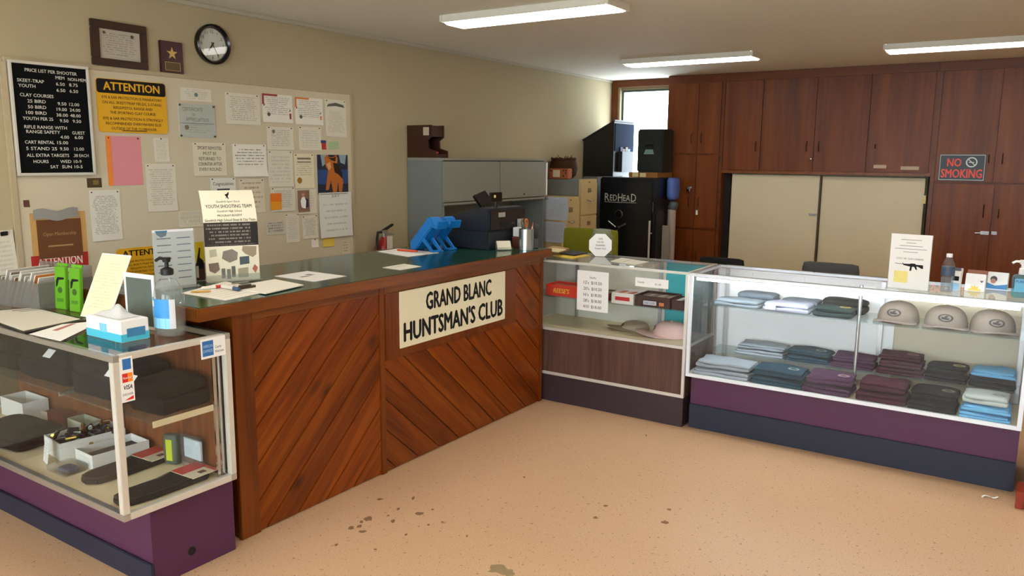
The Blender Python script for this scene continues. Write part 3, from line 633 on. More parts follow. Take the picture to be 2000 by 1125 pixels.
sheet(575, 189, 631, 245, 'white certificate with orange corner bands', PP('d', 14), cat='certificate', name='certificate', extra=corners('#d9813f'), pins=False)
sheet(634, 193, 677, 268, 'tall charter sheet with dark arched heading in the board corner', PP('e', 26, dens=.25, top=.7), lift=.001, extra=lambda T, w, h: (part('heading', MB().prism([(-w*.42, h*.30), (-w*.35, h*.37), (0, h*.42), (w*.35, h*.37), (w*.42, h*.30), (0, h*.33)], .0016, .0024), P('#5d5a52', .6), T)))
sheet(520, 247, 574, 293, 'sheet of grey print under the red-cornered certificate', PP('f', 12, dens=.35), extra=lambda T, w, h: part('crest', disc(MB(), -w*.25, h*.3, h*.08, .0016, .0024), FADED, T))
sheet(582, 247, 628, 294, 'blank-looking white sheet under the orange-cornered certificate', PP('g', 10, dens=.12), lift=.001)
sheet(626, 274, 637, 292, 'small red and blue shaped sticker on the board', P('#b3352e', .5), name='small_sticker', cat='sticker', pins=False, extra=lambda T, w, h: part('blue_top', B(-w*.5, w*.5, h*.2, h*.5, .0016, .0026), P('#2c3f78', .5), T))
sheet(642, 276, 662, 291, 'faded green sticky note above the dog calendar', P('#a9bd8d', .7), name='sticky_note', cat='note', pins=False, rot=.08)
sheet(375, 278, 443, 343, 'five-line return notice in faded block capitals', plain('cream_paper', '#ddd4bc', .75, 0, .2, .03, 12), name='return_notice', extra=lambda T, w, h: lines(T, w, h, [('SPORT REMOTES', 0, .34, .1, .72, 0), ('MUST BE', 0, .18, .1, .4, 0), ('RETURNED TO', 0, .02, .1, .66, 0), ('COUNTER AFTER', 0, -.14, .1, .72, 0), ('EVERY ROUND', 0, -.3, .1, .66, 0)], FADED, z=.003))
sheet(453, 281, 522, 344, 'white rules sheet with dark printed lines and curled lower edge', PP('rules', 11, ink='#2c2a28', dens=.72, paper='#e9e4d6', size=.32, marg=.04, bot=.3), curl=.012, lift=.001)
sheet(522, 294, 573, 364, 'near-blank white sheet beside the gold-seal certificate', PP('g', 10), lift=.0005)
sheet(574, 300, 614, 367, 'cream certificate with round gold seal', PP('h', 16, dens=.25, paper='#e3d9b8', bot=.35), name='certificate', cat='certificate', extra=lambda T, w, h: (part('gold_seal', disc(MB(), -w*.27, -h*.27, h*.09, .003, .0042, 18), P('#b08a3a', .4, .4), T), lines(T, w, h, [(None, 0, .36, .07, .7, 0), (None, 0, .26, .05, .7, 0)], FADED)))
sheet(410, 348, 462, 402, 'congratulations note behind the standing poster', PP('i', 12, dens=.2, paper='#dedbd0', top=.5), extra=lambda T, w, h: lines(T, w, h, [('Congratulations', 0, .3, .12, .8, 0), (None, 0, .1, .09, .5, 0)], P('#3f4650', .7), z=.002))
sheet(466, 350, 518, 414, 'sheet with faded reddish lettering beside the standing poster', PP('j', 7, dens=.6, ink='#9a6a50', paper='#d8cdb6', size=.4))
sheet(528, 367, 577, 411, 'white sheet carrying an orange sticky note', PP('f', 12), lift=.0005)
sheet(528, 378, 550, 409, 'two-tone orange sticky note on a white sheet', P('#e79a1c', .7), name='sticky_note', cat='note', lift=.0065, pins=False, curl=.002, extra=lambda T, w, h: part('upper_note', B(-w*.5, w*.5, 0, h*.5, .0016, .0024), P('#e5771a', .7), T))
def photo(T, w, h):
    part('figure', MB().prism([(-w*.15, -h*.45), (-w*.28, 0), (-w*.15, h*.18), (w*.05, h*.2), (w*.2, 0), (w*.12, -h*.45)], .0016, .0022), WHITEP, T)
    part('head', disc(MB(), -w*.05, h*.29, h*.09, .0016, .0023), P('#b58a6b', .6), T); part('dark_patch', B(w*.12, w*.4, -h*.3, h*.1, .0014, .002), P('#3a3448', .6), T)
sheet(578, 370, 619, 416, 'white sheet behind the small sports photo', PP('g', 10), lift=.0005, pins=False)
sheet(581, 372, 605, 413, 'small snapshot of a player in white clothing', P('#8b6a58', .5), name='snapshot', cat='photo', lift=.0075, pins=False, extra=photo)
sheet(557, 418, 585, 472, 'narrow white slip pinned below the snapshot', PP('k', 16, dens=.2)); sheet(590, 422, 621, 464, 'narrow two-column list beside the calendar', PP('l', 22, dens=.5), rot=.02)
sheet(518, 433, 558, 456, 'grey photocopied strip low on the board', PP('m', 5, dens=.5, ink='#58554f', paper='#c9c2b2', size=.7), pins=False); sheet(608, 468, 622, 482, 'tiny white scrap of paper under the narrow list', PAPER)
sheet(630, 460, 653, 480, 'yellow sticky note under the dog calendar', P('#e4c654', .7), name='sticky_note', cat='note', pins=False, rot=-.04)
sheet(667, 470, 683, 495, 'small sketched figure card in the lower board corner', PP('n', 5, dens=.5, paper='#d5c9ae'), pins=False)
sheet(205, 265, 280, 361, 'pink sheet with orange left edge under the yellow attention sign', plain('pink_paper', '#dd8f97', .7, 0, .2, .03, 8), name='pink_sheet', extra=lambda T, w, h: part('orange_edge', B(-w*.5, -w*.36, -h*.5, h*.5, .0017, .0025), P('#ef8a3a', .6), T), curl=.001)
sheet(299, 269, 331, 316, 'narrow white slip right of the pink sheet', PP('k', 16)); sheet(283, 320, 347, 411, 'long printed letter right of the pink sheet', PP('o', 22, dens=.3))
sheet(173, 372, 240, 467, 'dense price table sheet held by two black pins', PP('p', 30, dens=.55, paper='#dcd6c8'), lift=.001)
sheet(169, 348, 199, 366, 'small dark brown picture below the price board', P('#4b3a1d', .6), name='small_picture', cat='picture', pins=False, curl=0, extra=lambda T, w, h: part('pale_patch', B(-w*.1, w*.3, -h*.2, h*.3, .0014, .002), P('#7d6636', .6), T))
sheet(45, 391, 58, 404, 'tiny brown sticker near the board edge', P('#5a332a', .6), name='small_sticker', cat='sticker', pins=False)
sheet(347, 413, 402, 441, 'folded white strip behind the standing poster', PP('m2', 4, dens=.2, paper='#d2cab4', ink='#a09a8a', size=.8), curl=.008, pins=False)
# brown membership card on an orange-taped backing
def member(T, w, h):
    part('brown_card', B(-w*.40, w*.40, -h*.40, h*.36, .003, .0045), plain('brown_card', '#6d4326', .6, 0, .3, .1, 10), T)
    lines(T, w, h, [('Open Membership', 0, .08, .07, .6, 0), (None, 0, -.16, .05, .45, 0)], P('#a98a5c', .6), z=.005)
    part('grey_tape', MB().grid(lambda u, v: (w*(-.44+.80*u), h*(.36+.2*v+.03*math.sin(u*9)), .005+.006*math.sin(u*PI)), 10, 3, (0, 0, .001)), P('#94908a', .6), T)
sheet(57, 417, 173, 507, 'brown membership card on a yellowed taped backing', plain('yellowed_paper', '#c99c5e', .7, 0, .2, .12, 12), name='membership_card', cat='sign', pins=False, curl=.0, extra=member)
def attn(c_top, c_txt, c_ltr, rows):
    def f(T, w, h):
        part('band', B(-w*.5, w*.5, h*.18 if c_top == '#b02a26' else h*.24, h*.5, .0017, .0025), P(c_top, .5), T)
        lines(T, w, h, [('ATTENTION', 0, .34 if c_top == '#b02a26' else .37, .2 if c_top == '#b02a26' else .15, .78, .02)], P(c_ltr, .5), z=.003)
        lines(T, w, h, rows, P(c_txt, .5), z=.003)
    return f
sheet(60, 501, 177, 572, 'red and white attention sign half hidden behind the lime green boxes', P('#d8cfc4', .5), name='attention_sign', cat='sign', pins=False, curl=0, lift=.001, extra=lambda T, w, h: (attn('#b02a26', '#8f2a26', '#efe6da', [(None, -.1, .04, .10, .6, 0)])(T, w, h), part('red_foot', B(-w*.5, w*.5, -h*.5, -h*.2, .0017, .0025), P('#b02a26', .5), T)))
EYE = ['EYE & EAR PROTECTION IS MANDATORY', 'ON ALL SKEET/TRAP FIELDS, 5-STAND,', 'RIFLE/PISTOL RANGE AND', 'THE SPORTING CLAY COURSE.', 'EYE & EAR PROTECTION IS STRONGLY', 'RECOMMENDED EVERYWHERE ELSE', 'OUTSIDE OF THE CLUBHOUSE.']
YEL = plain('sign_yellow', '#e0a81c', .45, 0, .35, .03, 8)
def attn_big(px0, py0, px1, py1, label, band=True):
    M, w, h = wq(px0, py0, px1, py1, WB+.002); T = thing('attention_sign', label, 'sign', M)
    def rr(x0, x1, y0, y1, r, z0, z1):
        pts = []
        for cxx, cyy, a0 in ((x1-r, y1-r, 0), (x0+r, y1-r, 90), (x0+r, y0+r, 180), (x1-r, y0+r, 270)):
            for k in range(5): t = math.radians(a0+22.5*k); pts.append((cxx+r*math.cos(t), cyy+r*math.sin(t)))
        return MB().prism(pts, z0, z1)
    part('plate', rr(-w/2, w/2, -h/2, h/2, .02, 0, .004), YEL, T)
    if band: part('black_band', rr(-w/2+.003, w/2-.003, h*.23, h/2-.003, .015, .004, .0045), INK, T)
    m = MB(); text(m, 'ATTENTION', 0, h*.365, h*.15, w*.80, .03, z=.0048); part('heading', m, YEL if band else INK, T)
    m = MB(); wd = [.86, .86, .56, .66, .86, .8, .66]
    for i, s in enumerate(EYE): text(m, s, 0, h*(.155-.093*i-(.02 if i > 3 else 0)), h*.05, w*wd[i], .012, z=.0043)
    part('lettering', m, INK, T); part('small_print', B(-w*.18, w*.18, -h*.47, -h*.455, .0038, .0043), INK, T)
attn_big(185, 151, 328, 262, 'yellow attention sign with black heading next to the price board')
attn_big(226, 487, 345, 548, 'yellow attention sign partly hidden behind the framed picture and schedule', False)
# dog calendar
M, w, h = wq(619, 302, 680, 377, WB+.003); cal = thing('wall_calendar', 'hanging calendar with a dog photo above its month page', 'calendar', M)
part('photo_page', B(-w/2, w/2, -h/2, h/2, 0, .003), P('#232a3c', .4), cal)
pz = (.003, .0036)
part('blue_water', MB().box(-w*.5, w*.5, -h*.25, h*.12, .003, .0033), P('#2f4a80', .4), cal); part('pale_sky', MB().prism([(-w*.4, h*.5), (-w*.15, h*.5), (-w*.2, h*.3), (-w*.35, h*.2)], .003, .0033), P('#8fa5ae', .4), cal); part('pale_sky', MB().prism([(w*.2, h*.5), (w*.45, h*.5), (w*.4, h*.25), (w*.25, h*.3)], .003, .0033), P('#8fa5ae', .4), cal)
part('dog_coat', MB().prism([(-w*.28, h*.42), (-w*.2, h*.5), (-w*.1, h*.44), (w*.02, h*.44), (w*.1, h*.5), (w*.16, h*.42), (w*.14, h*.25), (w*.28, h*.05), (w*.33, -h*.2), (w*.28, -h*.46), (w*.18, -h*.46), (w*.16, -h*.18), (w*.1, -h*.46), (-w*.02, -h*.46), (-w*.08, -h*.15), (-w*.16, -h*.4), (-w*.26, -h*.4), (-w*.2, -h*.05), (-w*.16, h*.1), (-w*.24, h*.2)], .0034, .0038), P('#b86a2a', .4), cal)
part('dog_saddle', MB().prism([(w*.0, h*.3), (w*.14, h*.28), (w*.3, h*.05), (w*.31, -h*.12), (w*.16, h*.0), (w*.05, h*.05)], .0038, .0041).prism([(-w*.2, h*.46), (-w*.1, h*.42), (w*.02, h*.42), (w*.1, h*.46), (w*.08, h*.33), (-w*.05, h*.36)], .0038, .0041), P('#2b1a12', .4), cal)
part('dog_face', MB().prism([(-w*.22, h*.26), (-w*.1, h*.32), (-w*.06, h*.18), (-w*.14, h*.1)], .0038, .0042), P('#d9a46a', .4), cal)
a, b = RX(622, 377, WB+.003), RX(687, 459, WB+.003); cz_ = (RX(619, 302, WB+.003).z+RX(680, 377, WB+.003).z)/2; cy_ = M.translation.y
part('month_page', MB().grid(lambda u, v: (a.y-cy_+(b.y-a.y)*u, b.z-cz_+(a.z-b.z)*v, .004+.012*(1-v)**2), 6, 8, (0, 0, .002)), printed('month_grid', '#dcdad2', '#84847e', 7, .35, size=.25, top=.8, bot=.05), cal)
m = MB(); text(m, 'JULY', (a.y+b.y)/2-cy_, a.z-cz_-.025, .02, .08, 0, z=.006); part('month_name', m, FADED, cal)
part('ring_binding', MB().cyl((-w*.45, -h*.5, .004), (w*.45, -h*.5, .004), .004, None, 8), ALU, cal)
# price list letter board
a, b = RX(14, 117, W+.03), RX(187, 343, W+.03); w, h = b.y-a.y, a.z-b.z
pbT = thing('price_board', 'black letter board price list in an aluminium frame', 'board', wallf((W+.022, (a.y+b.y)/2, (a.z+b.z)/2+.004)))
part('felt', B(-w/2+.012, w/2-.012, -h/2+.012, h/2-.012, 0, .010), plain('black_felt', '#0f1011', .95, 0, .1, .2, 200), pbT)
for bx in ((-w/2, w/2, h/2-.014, h/2), (-w/2, w/2, -h/2, -h/2+.014), (-w/2, -w/2+.014, -h/2+.014, h/2-.014), (w/2-.014, w/2, -h/2+.014, h/2-.014)): part('frame_side', B(*bx, 0, .018), ALUW, pbT, None, .002)
rows = [('PRICE LIST PER SHOOTER', .17, .055, .70), ('MEM', .57, .105, .12), ('NON-MEM', .74, .11, .25), ('SKEET-TRAP', .06, .155, .35), ('6.50', .57, .165, .12), ('8.75', .75, .165, .12), ('YOUTH', .07, .205, .22), ('6.50', .57, .225, .12), ('6.50', .75, .225, .12), ('CLAY COURSES', .08, .29, .44), ('25 BIRD', .17, .345, .24), ('9.50', .57, .355, .12), ('12.00', .73, .355, .14), ('50 BIRD', .17, .40, .24), ('19.00', .55, .41, .14), ('24.00', .73, .41, .15), ('100 BIRD', .14, .455, .27), ('38.00', .54, .465, .16), ('48.00', .73, .465, .15), ('YOUTH PER 25', .09, .51, .40), ('9.50', .58, .52, .12), ('9.50', .76, .52, .12), ('RIFLE RANGE WITH', .10, .59, .57), ('RANGE SAFETY', .12, .635, .45), ('GUEST', .74, .635, .18), ('4.00', .57, .68, .12), ('6.00', .77, .68, .12), ('CART RENTAL', .09, .735, .39), ('15.00', .52, .735, .15), ('5 STAND 25', .10, .795, .41), ('9.50', .55, .795, .12), ('12.00', .75, .795, .14), ('ALL EXTRA TARGETS', .10, .86, .57), ('.38 EACH', .73, .86, .22), ('HOURS', .18, .92, .20), ('WED 10-9', .54, .92, .30), ('SAT', .40, .972, .11), ('SUN 10-5', .56, .972, .29)]
m = MB()
for s, fx, fy, fw in rows: text(m, s, -w/2+.014+(w-.028)*fx, h/2-.014-(h-.028)*(fy*.97), .0165, (w-.028)*fw, .008, 'L', .0108)
part('lettering', m, P('#d9d6ca', .5), pbT)
# framed certificate, star plaque, clock
M, w, h = wq(172, 36, 287, 137, W+.001); fc = thing('framed_certificate', 'dark wood framed certificate above the yellow attention sign', 'frame', M @ Matrix.Rotation(-.01, 4, 'Z'))
FRW = plain('dark_walnut', '#3a2318', .4, 0, .4, .15, 10)
for bx in ((-w/2, w/2, h*.32, h/2), (-w/2, w/2, -h/2, -h*.34), (-w/2, -w*.36, -h*.34, h*.32), (w*.38, w/2, -h*.34, h*.32)): part('frame_side', B(*bx, 0, .022), FRW, fc, None, .003)
part('document', B(-w*.36, w*.38, -h*.34, h*.32, .002, .008), PP('cert', 13, dens=.35, paper='#b9b0a0', ink='#5c564c'), fc); part('seal', disc(disc(MB(), w*.24, h*.22, h*.04, .008, .0086), -w*.26, h*.24, h*.035, .008, .0086), P('#4a4a48', .5), fc)
M, w, h = wq(308, 78, 357, 146, W+.001); sp = thing('star_plaque', 'small dark red plaque with gold star and nameplate', 'plaque', M)
part('board', B(-w/2, w/2, -h/2, h/2, 0, .016), P('#3f1116', .3), sp, None, .004)
part('star', MB().prism([((.20*h if k % 2 == 0 else .08*h)*math.sin(k*PI/5), h*.12+(.20*h if k % 2 == 0 else .08*h)*math.cos(k*PI/5)) for k in range(10)], .016, .020), P('#c9a868', .35, .5), sp)
part('nameplate', B(-w*.32, w*.34, -h*.42, -h*.15, .016, .0175), P('#5d4a30', .4, .3), sp); part('nameplate_edge', MB().box(-w*.32, w*.34, -h*.165, -h*.15, .0175, .018).box(-w*.32, w*.34, -h*.42, -h*.405, .0175, .018).box(-w*.32, -w*.30, -h*.42, -h*.15, .0175, .018).box(w*.32, w*.34, -h*.42, -h*.15, .0175, .018), P('#b89a5e', .4, .4), sp)
M, w, h = wq(371, 41, 451, 131, W+.001); R0 = h/2; ck = thing('wall_clock', 'round black-rimmed wall clock with white dial', 'clock', M)
part('rim', MB().lathe([(R0*.80, .012), (R0*.84, .03), (R0*.92, .042), (R0*.99, .034), (R0, .018), (R0*.97, 0), (R0*.7, 0), (R0*.7, .012)], 48, close=False), BLACKG, ck)
part('dial', disc(MB(), 0, 0, R0*.82, .002, .013, 48), P('#d9d8d0', .6), ck)
m = MB()
for k in range(1, 13): text(m, str(k), R0*.64*math.sin(k*PI/6), R0*.64*math.cos(k*PI/6), R0*.15, None, .004, z=.0136)
for k in range(60):
    t = k*PI/30; d = V((math.sin(t), math.cos(t))); n_ = V((d.y, -d.x))*(.0012 if k % 5 else .0022); q0, q1 = d*R0*.755, d*R0*.79
    m.add([(*(q0+n_), .0134), (*(q0-n_), .0134), (*(q1-n_), .0134), (*(q1+n_), .0134)], [(0, 1, 2, 3)])
part('numerals', m, INK, ck)
for nm, ang, L, wd in (('hour_hand', math.radians(217), .42, .010), ('minute_hand', math.radians(151), .66, .007)):
    d = V((math.sin(ang), math.cos(ang))); n_ = V((d.y, -d.x))
    part(nm, MB().prism([tuple(d*(-.12*R0)+n_*wd*.5), tuple(d*R0*L+n_*wd*.3), tuple(d*R0*L-n_*wd*.3), tuple(d*(-.12*R0)-n_*wd*.5)], .016, .0175), INK, ck)
part('hub', disc(MB(), 0, 0, R0*.05, .0135, .020), INK, ck); part('cover_glass', disc(MB(), 0, 0, R0*.81, .024, .026, 40), GLASS, ck)
# clipboard hanging left of the board
M, w, h = wq(-20, 452, 36, 545, W+.006); cb = thing('hanging_clipboard', 'white-papered clipboard hanging at the left end of the board', 'clipboard', M @ Matrix.Rotation(.06, 4, 'Z'))
part('board', B(-w/2, w/2, -h/2, h/2, 0, .004), P('#d4cec0', .6), cb); part('paper', B(-w*.47, w*.47, -h*.48, h*.43, .004, .0055), PP('g', 10), cb); part('clip', MB().box(-w*.05, w*.25, h*.40, h*.47, .0055, .014).cyl((-w*.05, h*.46, .012), (w*.25, h*.46, .012), .006), BLACK, cb, None, .002)
# ================================================================== behind the counter
TAN = plain('tan_steel', '#c2aa7a', .42, .1, .4, .04, 15); GSTEEL = plain('hutch_grey', '#8b8a80', .5, .05, .35, .04, 12); GSTEELD = plain('hutch_side_grey', '#777a76', .5, .05, .35, .04, 12)
# desk with overhead hutch
hx0, hx1, hy0, hy1 = W+.003, -1.348, .630, 2.225
dk = thing('desk_hutch', 'grey steel desk hutch with two flip doors against the wall', 'hutch', at((hx0+hx1)/2, (hy0+hy1)/2, 0)); O = V(((hx0+hx1)/2, (hy0+hy1)/2, 0))
hp = lambda n, mb, m, bev=0, lab=None: part(n, mb.sh(-O), m, dk, lab, bev)
hp('end_panel', B(hx0, hx1-.003, hy0, hy0+.03, 0, 1.60), GSTEELD, .004); hp('end_panel', B(hx0, hx1-.003, hy1-.03, hy1, 0, 1.60), GSTEELD, .004)
hp('top_panel', B(hx0, hx1+.006, hy0, hy1, 1.60, 1.622), GSTEEL, .004); hp('bin_floor', B(hx0, hx1-.01, hy0+.03, hy1-.03, 1.235, 1.250), GSTEELD, .002); hp('back_panel', B(hx0, hx0+.012, hy0+.03, hy1-.03, .74, 1.60), GSTEELD)
ym = RX(975, 350, hx1).y
for y0, y1, kp in ((hy0+.004, ym-.003, (925, 382)), (ym+.003, hy1-.004, (1022, 379))):
    d = part('flip_door', B(-.009, .009, 0, y1-y0, 1.262, 1.594), GSTEEL, dk, None, .006); d.location = V((hx1+.001, y0, 0))-O
    k = RX(*kp, hx1); part('lock', MB().cyl((.009, k.y-y0, k.z), (.013, k.y-y0, k.z), .008, None, 10), BLACK, d)
hp('white_edge', B(hx1-.03, hx1+.012, hy1+.001, hy1+.022, 1.27, 1.585), WHITEP, .002)
hp('lip', B(hx1-.03, hx1+.006, hy0+.004, hy1-.004, 1.236, 1.256), GSTEEL, .004)
hp('desk_top', B(hx0+.013, -1.02, hy0+.032, hy1-.032, .71, .74), plain('desk_laminate', '#8a7a62', .5), .004); hp('desk_leg', B(-1.10, -1.05, hy0+.04, hy0+.09, 0, .71), BLACK); hp('desk_leg', B(-1.10, -1.05, hy1-.09, hy1-.04, 0, .71), BLACK)
# wooden match-style dispenser on the hutch
wd = plain('dark_brown_wood', '#3a1e12', .45, 0, .4, .2, 12)
ds = thing('wooden_dispenser', 'dark brown wooden dispenser box with notched front on the hutch', 'dispenser', at(-1.58, .72, 1.6225))
prof = [(-.145, 0), (.155, 0), (.155, .055), (.075, .075), (.070, .135), (.115, .165), (.115, .262), (-.145, .262)]
for y in (-.085, .07): part('side', MB().prism(prof, y, y+.015, 1), wd, ds, None, .002)
part('body', MB().prism([(-.14, .004), (-.02, .004), (-.02, .258), (-.14, .258)], -.07, .07, 1), wd, ds); part('top_block', MB().box(-.02, .108, -.07, .07, .17, .258), wd, ds); part('tray', MB().box(-.02, .148, -.07, .07, .004, .03), wd, ds)
part('paper_label', B(.03, .09, -.0865, -.0852, .18, .245), P('#b4a78f', .7), ds)
for k, c in enumerate(('#a33a2e', '#c9c4ba', '#7d3a2c', '#bfb7a8', '#a33a2e')): part('packet', MB().soft(.035, .05, .02, .006, .002, k, 3).rz(k*1.1).sh((.0+.024*k, -.03+.02*(k % 3), .031)), P(c, .5), ds)
# file cabinets
def file_cabinet(x1, y0, y1, zt, label, nd):
    T = thing('file_cabinet', label, 'file cabinet', at(x1-.26, (y0+y1)/2, 0)); w = y1-y0
    part('body', B(-.26, .245, -w/2, w/2, 0, zt), GSTEELD if nd == 4 else TAN, T, None, .003); part('face', B(.245, .258, -w/2, w/2, 0, zt), TAN, T, None, .003)
    hh = (zt-.06)/nd
    for k in range(nd):
        z0 = .03+hh*k
        d = part('drawer', B(.258, .270, -w/2+.012, w/2-.012, z0+.006, z0+hh-.006), TAN, T, None, .004)
        part('label_holder', B(.270, .274, -.035, .035, z0+hh*.70, z0+hh*.82), P('#8f7f5c', .4, .4), d, None, .001); part('pull', MB().tube([(.270, -.05, z0+hh*.48), (.29, -.045, z0+hh*.45), (.294, 0, z0+hh*.43), (.29, .045, z0+hh*.45), (.270, .05, z0+hh*.48)], .006, 6), CHROME, d)
    part('lock', MB().cyl((.258, 0, zt-.03), (.272, 0, zt-.03), .008), CHROME, T); return T
file_cabinet(-1.205, 2.665, 3.035, 1.417, 'taller tan filing cabinet next to the black safe', 4)
file_cabinet(-1.205, 2.285, 2.655, 1.247, 'shorter tan filing cabinet next to the hutch', 3)
for i, (px0, py0, px1, py1, lab) in enumerate(((1061, 384, 1109, 431, 'upper pale blue-grey sheet taped to the shorter filing cabinet'), (1063, 432, 1104, 475, 'lower pale blue-grey sheet taped to the shorter filing cabinet'))):
    yy = 2.283; a, b = RY(px0, py0, yy), RY(px1, py1, yy); w, h = b.x-a.x, a.z-b.z
    o = thing('taped_sheet', lab, 'paper', frontf(((a.x+b.x)/2, yy, (a.z+b.z)/2))); part('page', MB().grid(lambda u, v: (w*(u-.5), h*(v-.5), .002+.008*(1-v)**3), 4, 5, (0, 0, .001)), printed('taped_print', '#b9bcc4', '#8a8d98', 20, .4), o)
    if i == 0: m = MB(); text(m, 'July', -w*.33, h*.42, h*.08, None, 0, z=.004); part('heading', m, INK, o)
zc = 1.419
ob = thing('orange_block', 'orange-brown clay block with white card on the taller filing cabinet', 'block', at(-1.47, 2.725, zc, .05)); CLAY = plain('fired_clay', '#a35a34', .7, 0, .3, .12, 25)
part('body', MB().box(-.11, .11, -.05, .05, 0, .105), CLAY, ob, None, .006); part('card', B(-.06, .02, -.0525, -.0505, .018, .09), P('#d9cdb0', .7), ob)
for x, z in ((-.085, .08), (.06, .085), (.085, .06), (.06, .03), (.09, .085)): part('hole', MB().cyl((x, -.0508, z), (x, -.046, z), .009, None, 10), BLACK, ob)
bk = thing('wicker_basket', 'dark brown wicker basket on the taller filing cabinet', 'basket', at(-1.56, 2.94, zc)); WK = plain('dark_wicker', '#3d2716', .85, 0, .2, .4, 60, .8)
part('body', MB().lathe([(.10, 0), (.135, .03), (.15, .1), (.14, .17), (.12, .2), (.10, .19), (.11, .1), (.09, .02)], 20, close=False), WK, bk); part('rim', MB().tube([(.125*math.cos(t*PI/8), .125*math.sin(t*PI/8), .2+.01*math.sin(t*2.3)) for t in range(17)], .012, 6), WK, bk)
part('floor', MB().cyl((0, 0, 0), (0, 0, .01), .1, None, 20), WK, bk)
for k in range(7): part('twig', MB().tube([(.02*math.cos(k), .02*math.sin(k), .1), (.06*math.cos(k*1.3), .06*math.sin(k*1.3), .2), (.09*math.cos(k*1.3+.3), .09*math.sin(k*1.3+.3), .22+.012*(k % 3))], .004, 5), WK, bk)
# safe
sy = 3.45; s0, s1 = RY(1168, 420, sy).x, RY(1279, 420, sy).x; sz = RY(1220, 347, sy).z
sf = thing('gun_safe', 'tall black gun safe with silver lettering, dial and spoked handle', 'safe', at((s0+s1)/2, sy, 0)); sw = (s1-s0)/2
SAFE = plain('safe_black', '#0b0c0e', .3, 0, .5, .1, 40)
part('body', B(-sw, sw, .03, .56, 0, sz), SAFE, sf, None, .012); part('door', B(-sw+.03, sw-.045, 0, .029, .05, sz-.045), SAFE, sf, None, .008)
for z in (.3, sz-.3): part('hinge', MB().cyl((sw-.032, .015, z-.05), (sw-.032, .015, z+.05), .014), SAFE, sf)
c = RY(1212, 385, sy); m = MB(); text(m, 'R', -.128, -.002, .068, .042, .002); text(m, 'ED', -.066, -.006, .052, .066, .002); text(m, 'H', -.002, -.002, .068, .042, .002); text(m, 'EA', .058, -.006, .052, .062, .002); text(m, 'D', .122, -.002, .068, .046, .002)
m.box(-.15, .15, -.046, -.043, 0, .0006); m.xf(Matrix.Rotation(PI/2, 4, 'X')); part('lettering', m.xf(Matrix.Scale(1.28, 4)).sh((c.x-(s0+s1)/2, -.001, c.z)), P('#c9c7b6', .4, .1), sf)
c = RY(1209, 418, sy); cxx = c.x-(s0+s1)/2; part('dial', MB().lathe([(.046, 0), (.046, .006), (.036, .012), (.034, .03), (.001, .031)], 28).xf(Matrix.Rotation(PI/2, 4, 'X')).sh((cxx, -.0, c.z)), BLACKG, sf); part('dial_ring', MB().lathe([(.044, .006), (.046, .009), (.043, .0095)], 28, close=False).xf(Matrix.Rotation(PI/2, 4, 'X')).sh((cxx, 0, c.z)), CHROME, sf)
c = RY(1209, 445, sy); cxx = c.x-(s0+s1)/2; hub = part('handle_hub', MB().cyl((cxx, 0, c.z), (cxx, -.06, c.z), .022, .018), P('#2a2a2c', .3, .5), sf)
for t in (145, 28, 262): d = V((math.cos(math.radians(t)), 0, math.sin(math.radians(t)))); part('spoke', MB().cyl(V((cxx, -.05, c.z))+d*.01, V((cxx, -.055, c.z))+d*.125, .007, .009, 10), CHROME, sf)
# narrow steel cabinet and slanted black box above it and the safe
BOXM = plain('black_painted_wood', '#16140f', .35, 0, .5, .2, 18)
solo('steel_pedestal', MB().box(-.09, .09, -.28, .28, 0, sz).box(-.07, .07, -.286, -.281, .1, sz-.05), GSTEELD, 'narrow grey steel cabinet under the slant-topped black box', 'cabinet', at(-1.60, 3.90, 0), bevel=.004)
by = 3.66; q = [RY(*k, by) for k in ((1146, 273), (1200, 235), (1146, 344), (1200, 345))]; bx0, bx1 = W+.012, q[1].x; bz = sz+.003
sb = thing('slant_top_box', 'black slant-topped cabinet box standing above the gun safe', 'box', at((bx0+bx1)/2, by, bz)); hw = (bx1-bx0)/2
part('body', MB().prism([(-hw, 0), (hw, 0), (hw, q[1].z-bz-.012), (-hw, q[0].z-bz-.012)], 0, .52, 1), BOXM, sb, None, .003)
part('lid', MB().prism([(-hw-.01, q[0].z-bz-.012), (hw+.012, q[1].z-bz-.010), (hw+.012, q[1].z-bz+.008), (-hw-.01, q[0].z-bz+.006)], -.012, .535, 1), BOXM, sb, None, .002)
part('reflection_blue_door', B(hw, hw+.008, .02, .50, .28, q[1].z-bz-.03), plain('painted_reflection_blue', '#22324c', .75, 0, .06), sb, None, .002)  # blue of the window's reflection put into the door colour
part('pocket', B(hw+.001, hw+.05, .12, .40, .05, .28), P('#1c1a1c', .4), sb, None, .003)
for k, (c, y) in enumerate((('#3d3560', .14), ('#a49890', .20), ('#9a8e86', .27), ('#7fa3bf', .33))): part('leaflet', MB().box(hw+.01, hw+.018, y, y+.062, .08, .33-.02*(k % 2)), P(c, .6), sb, None, .001)
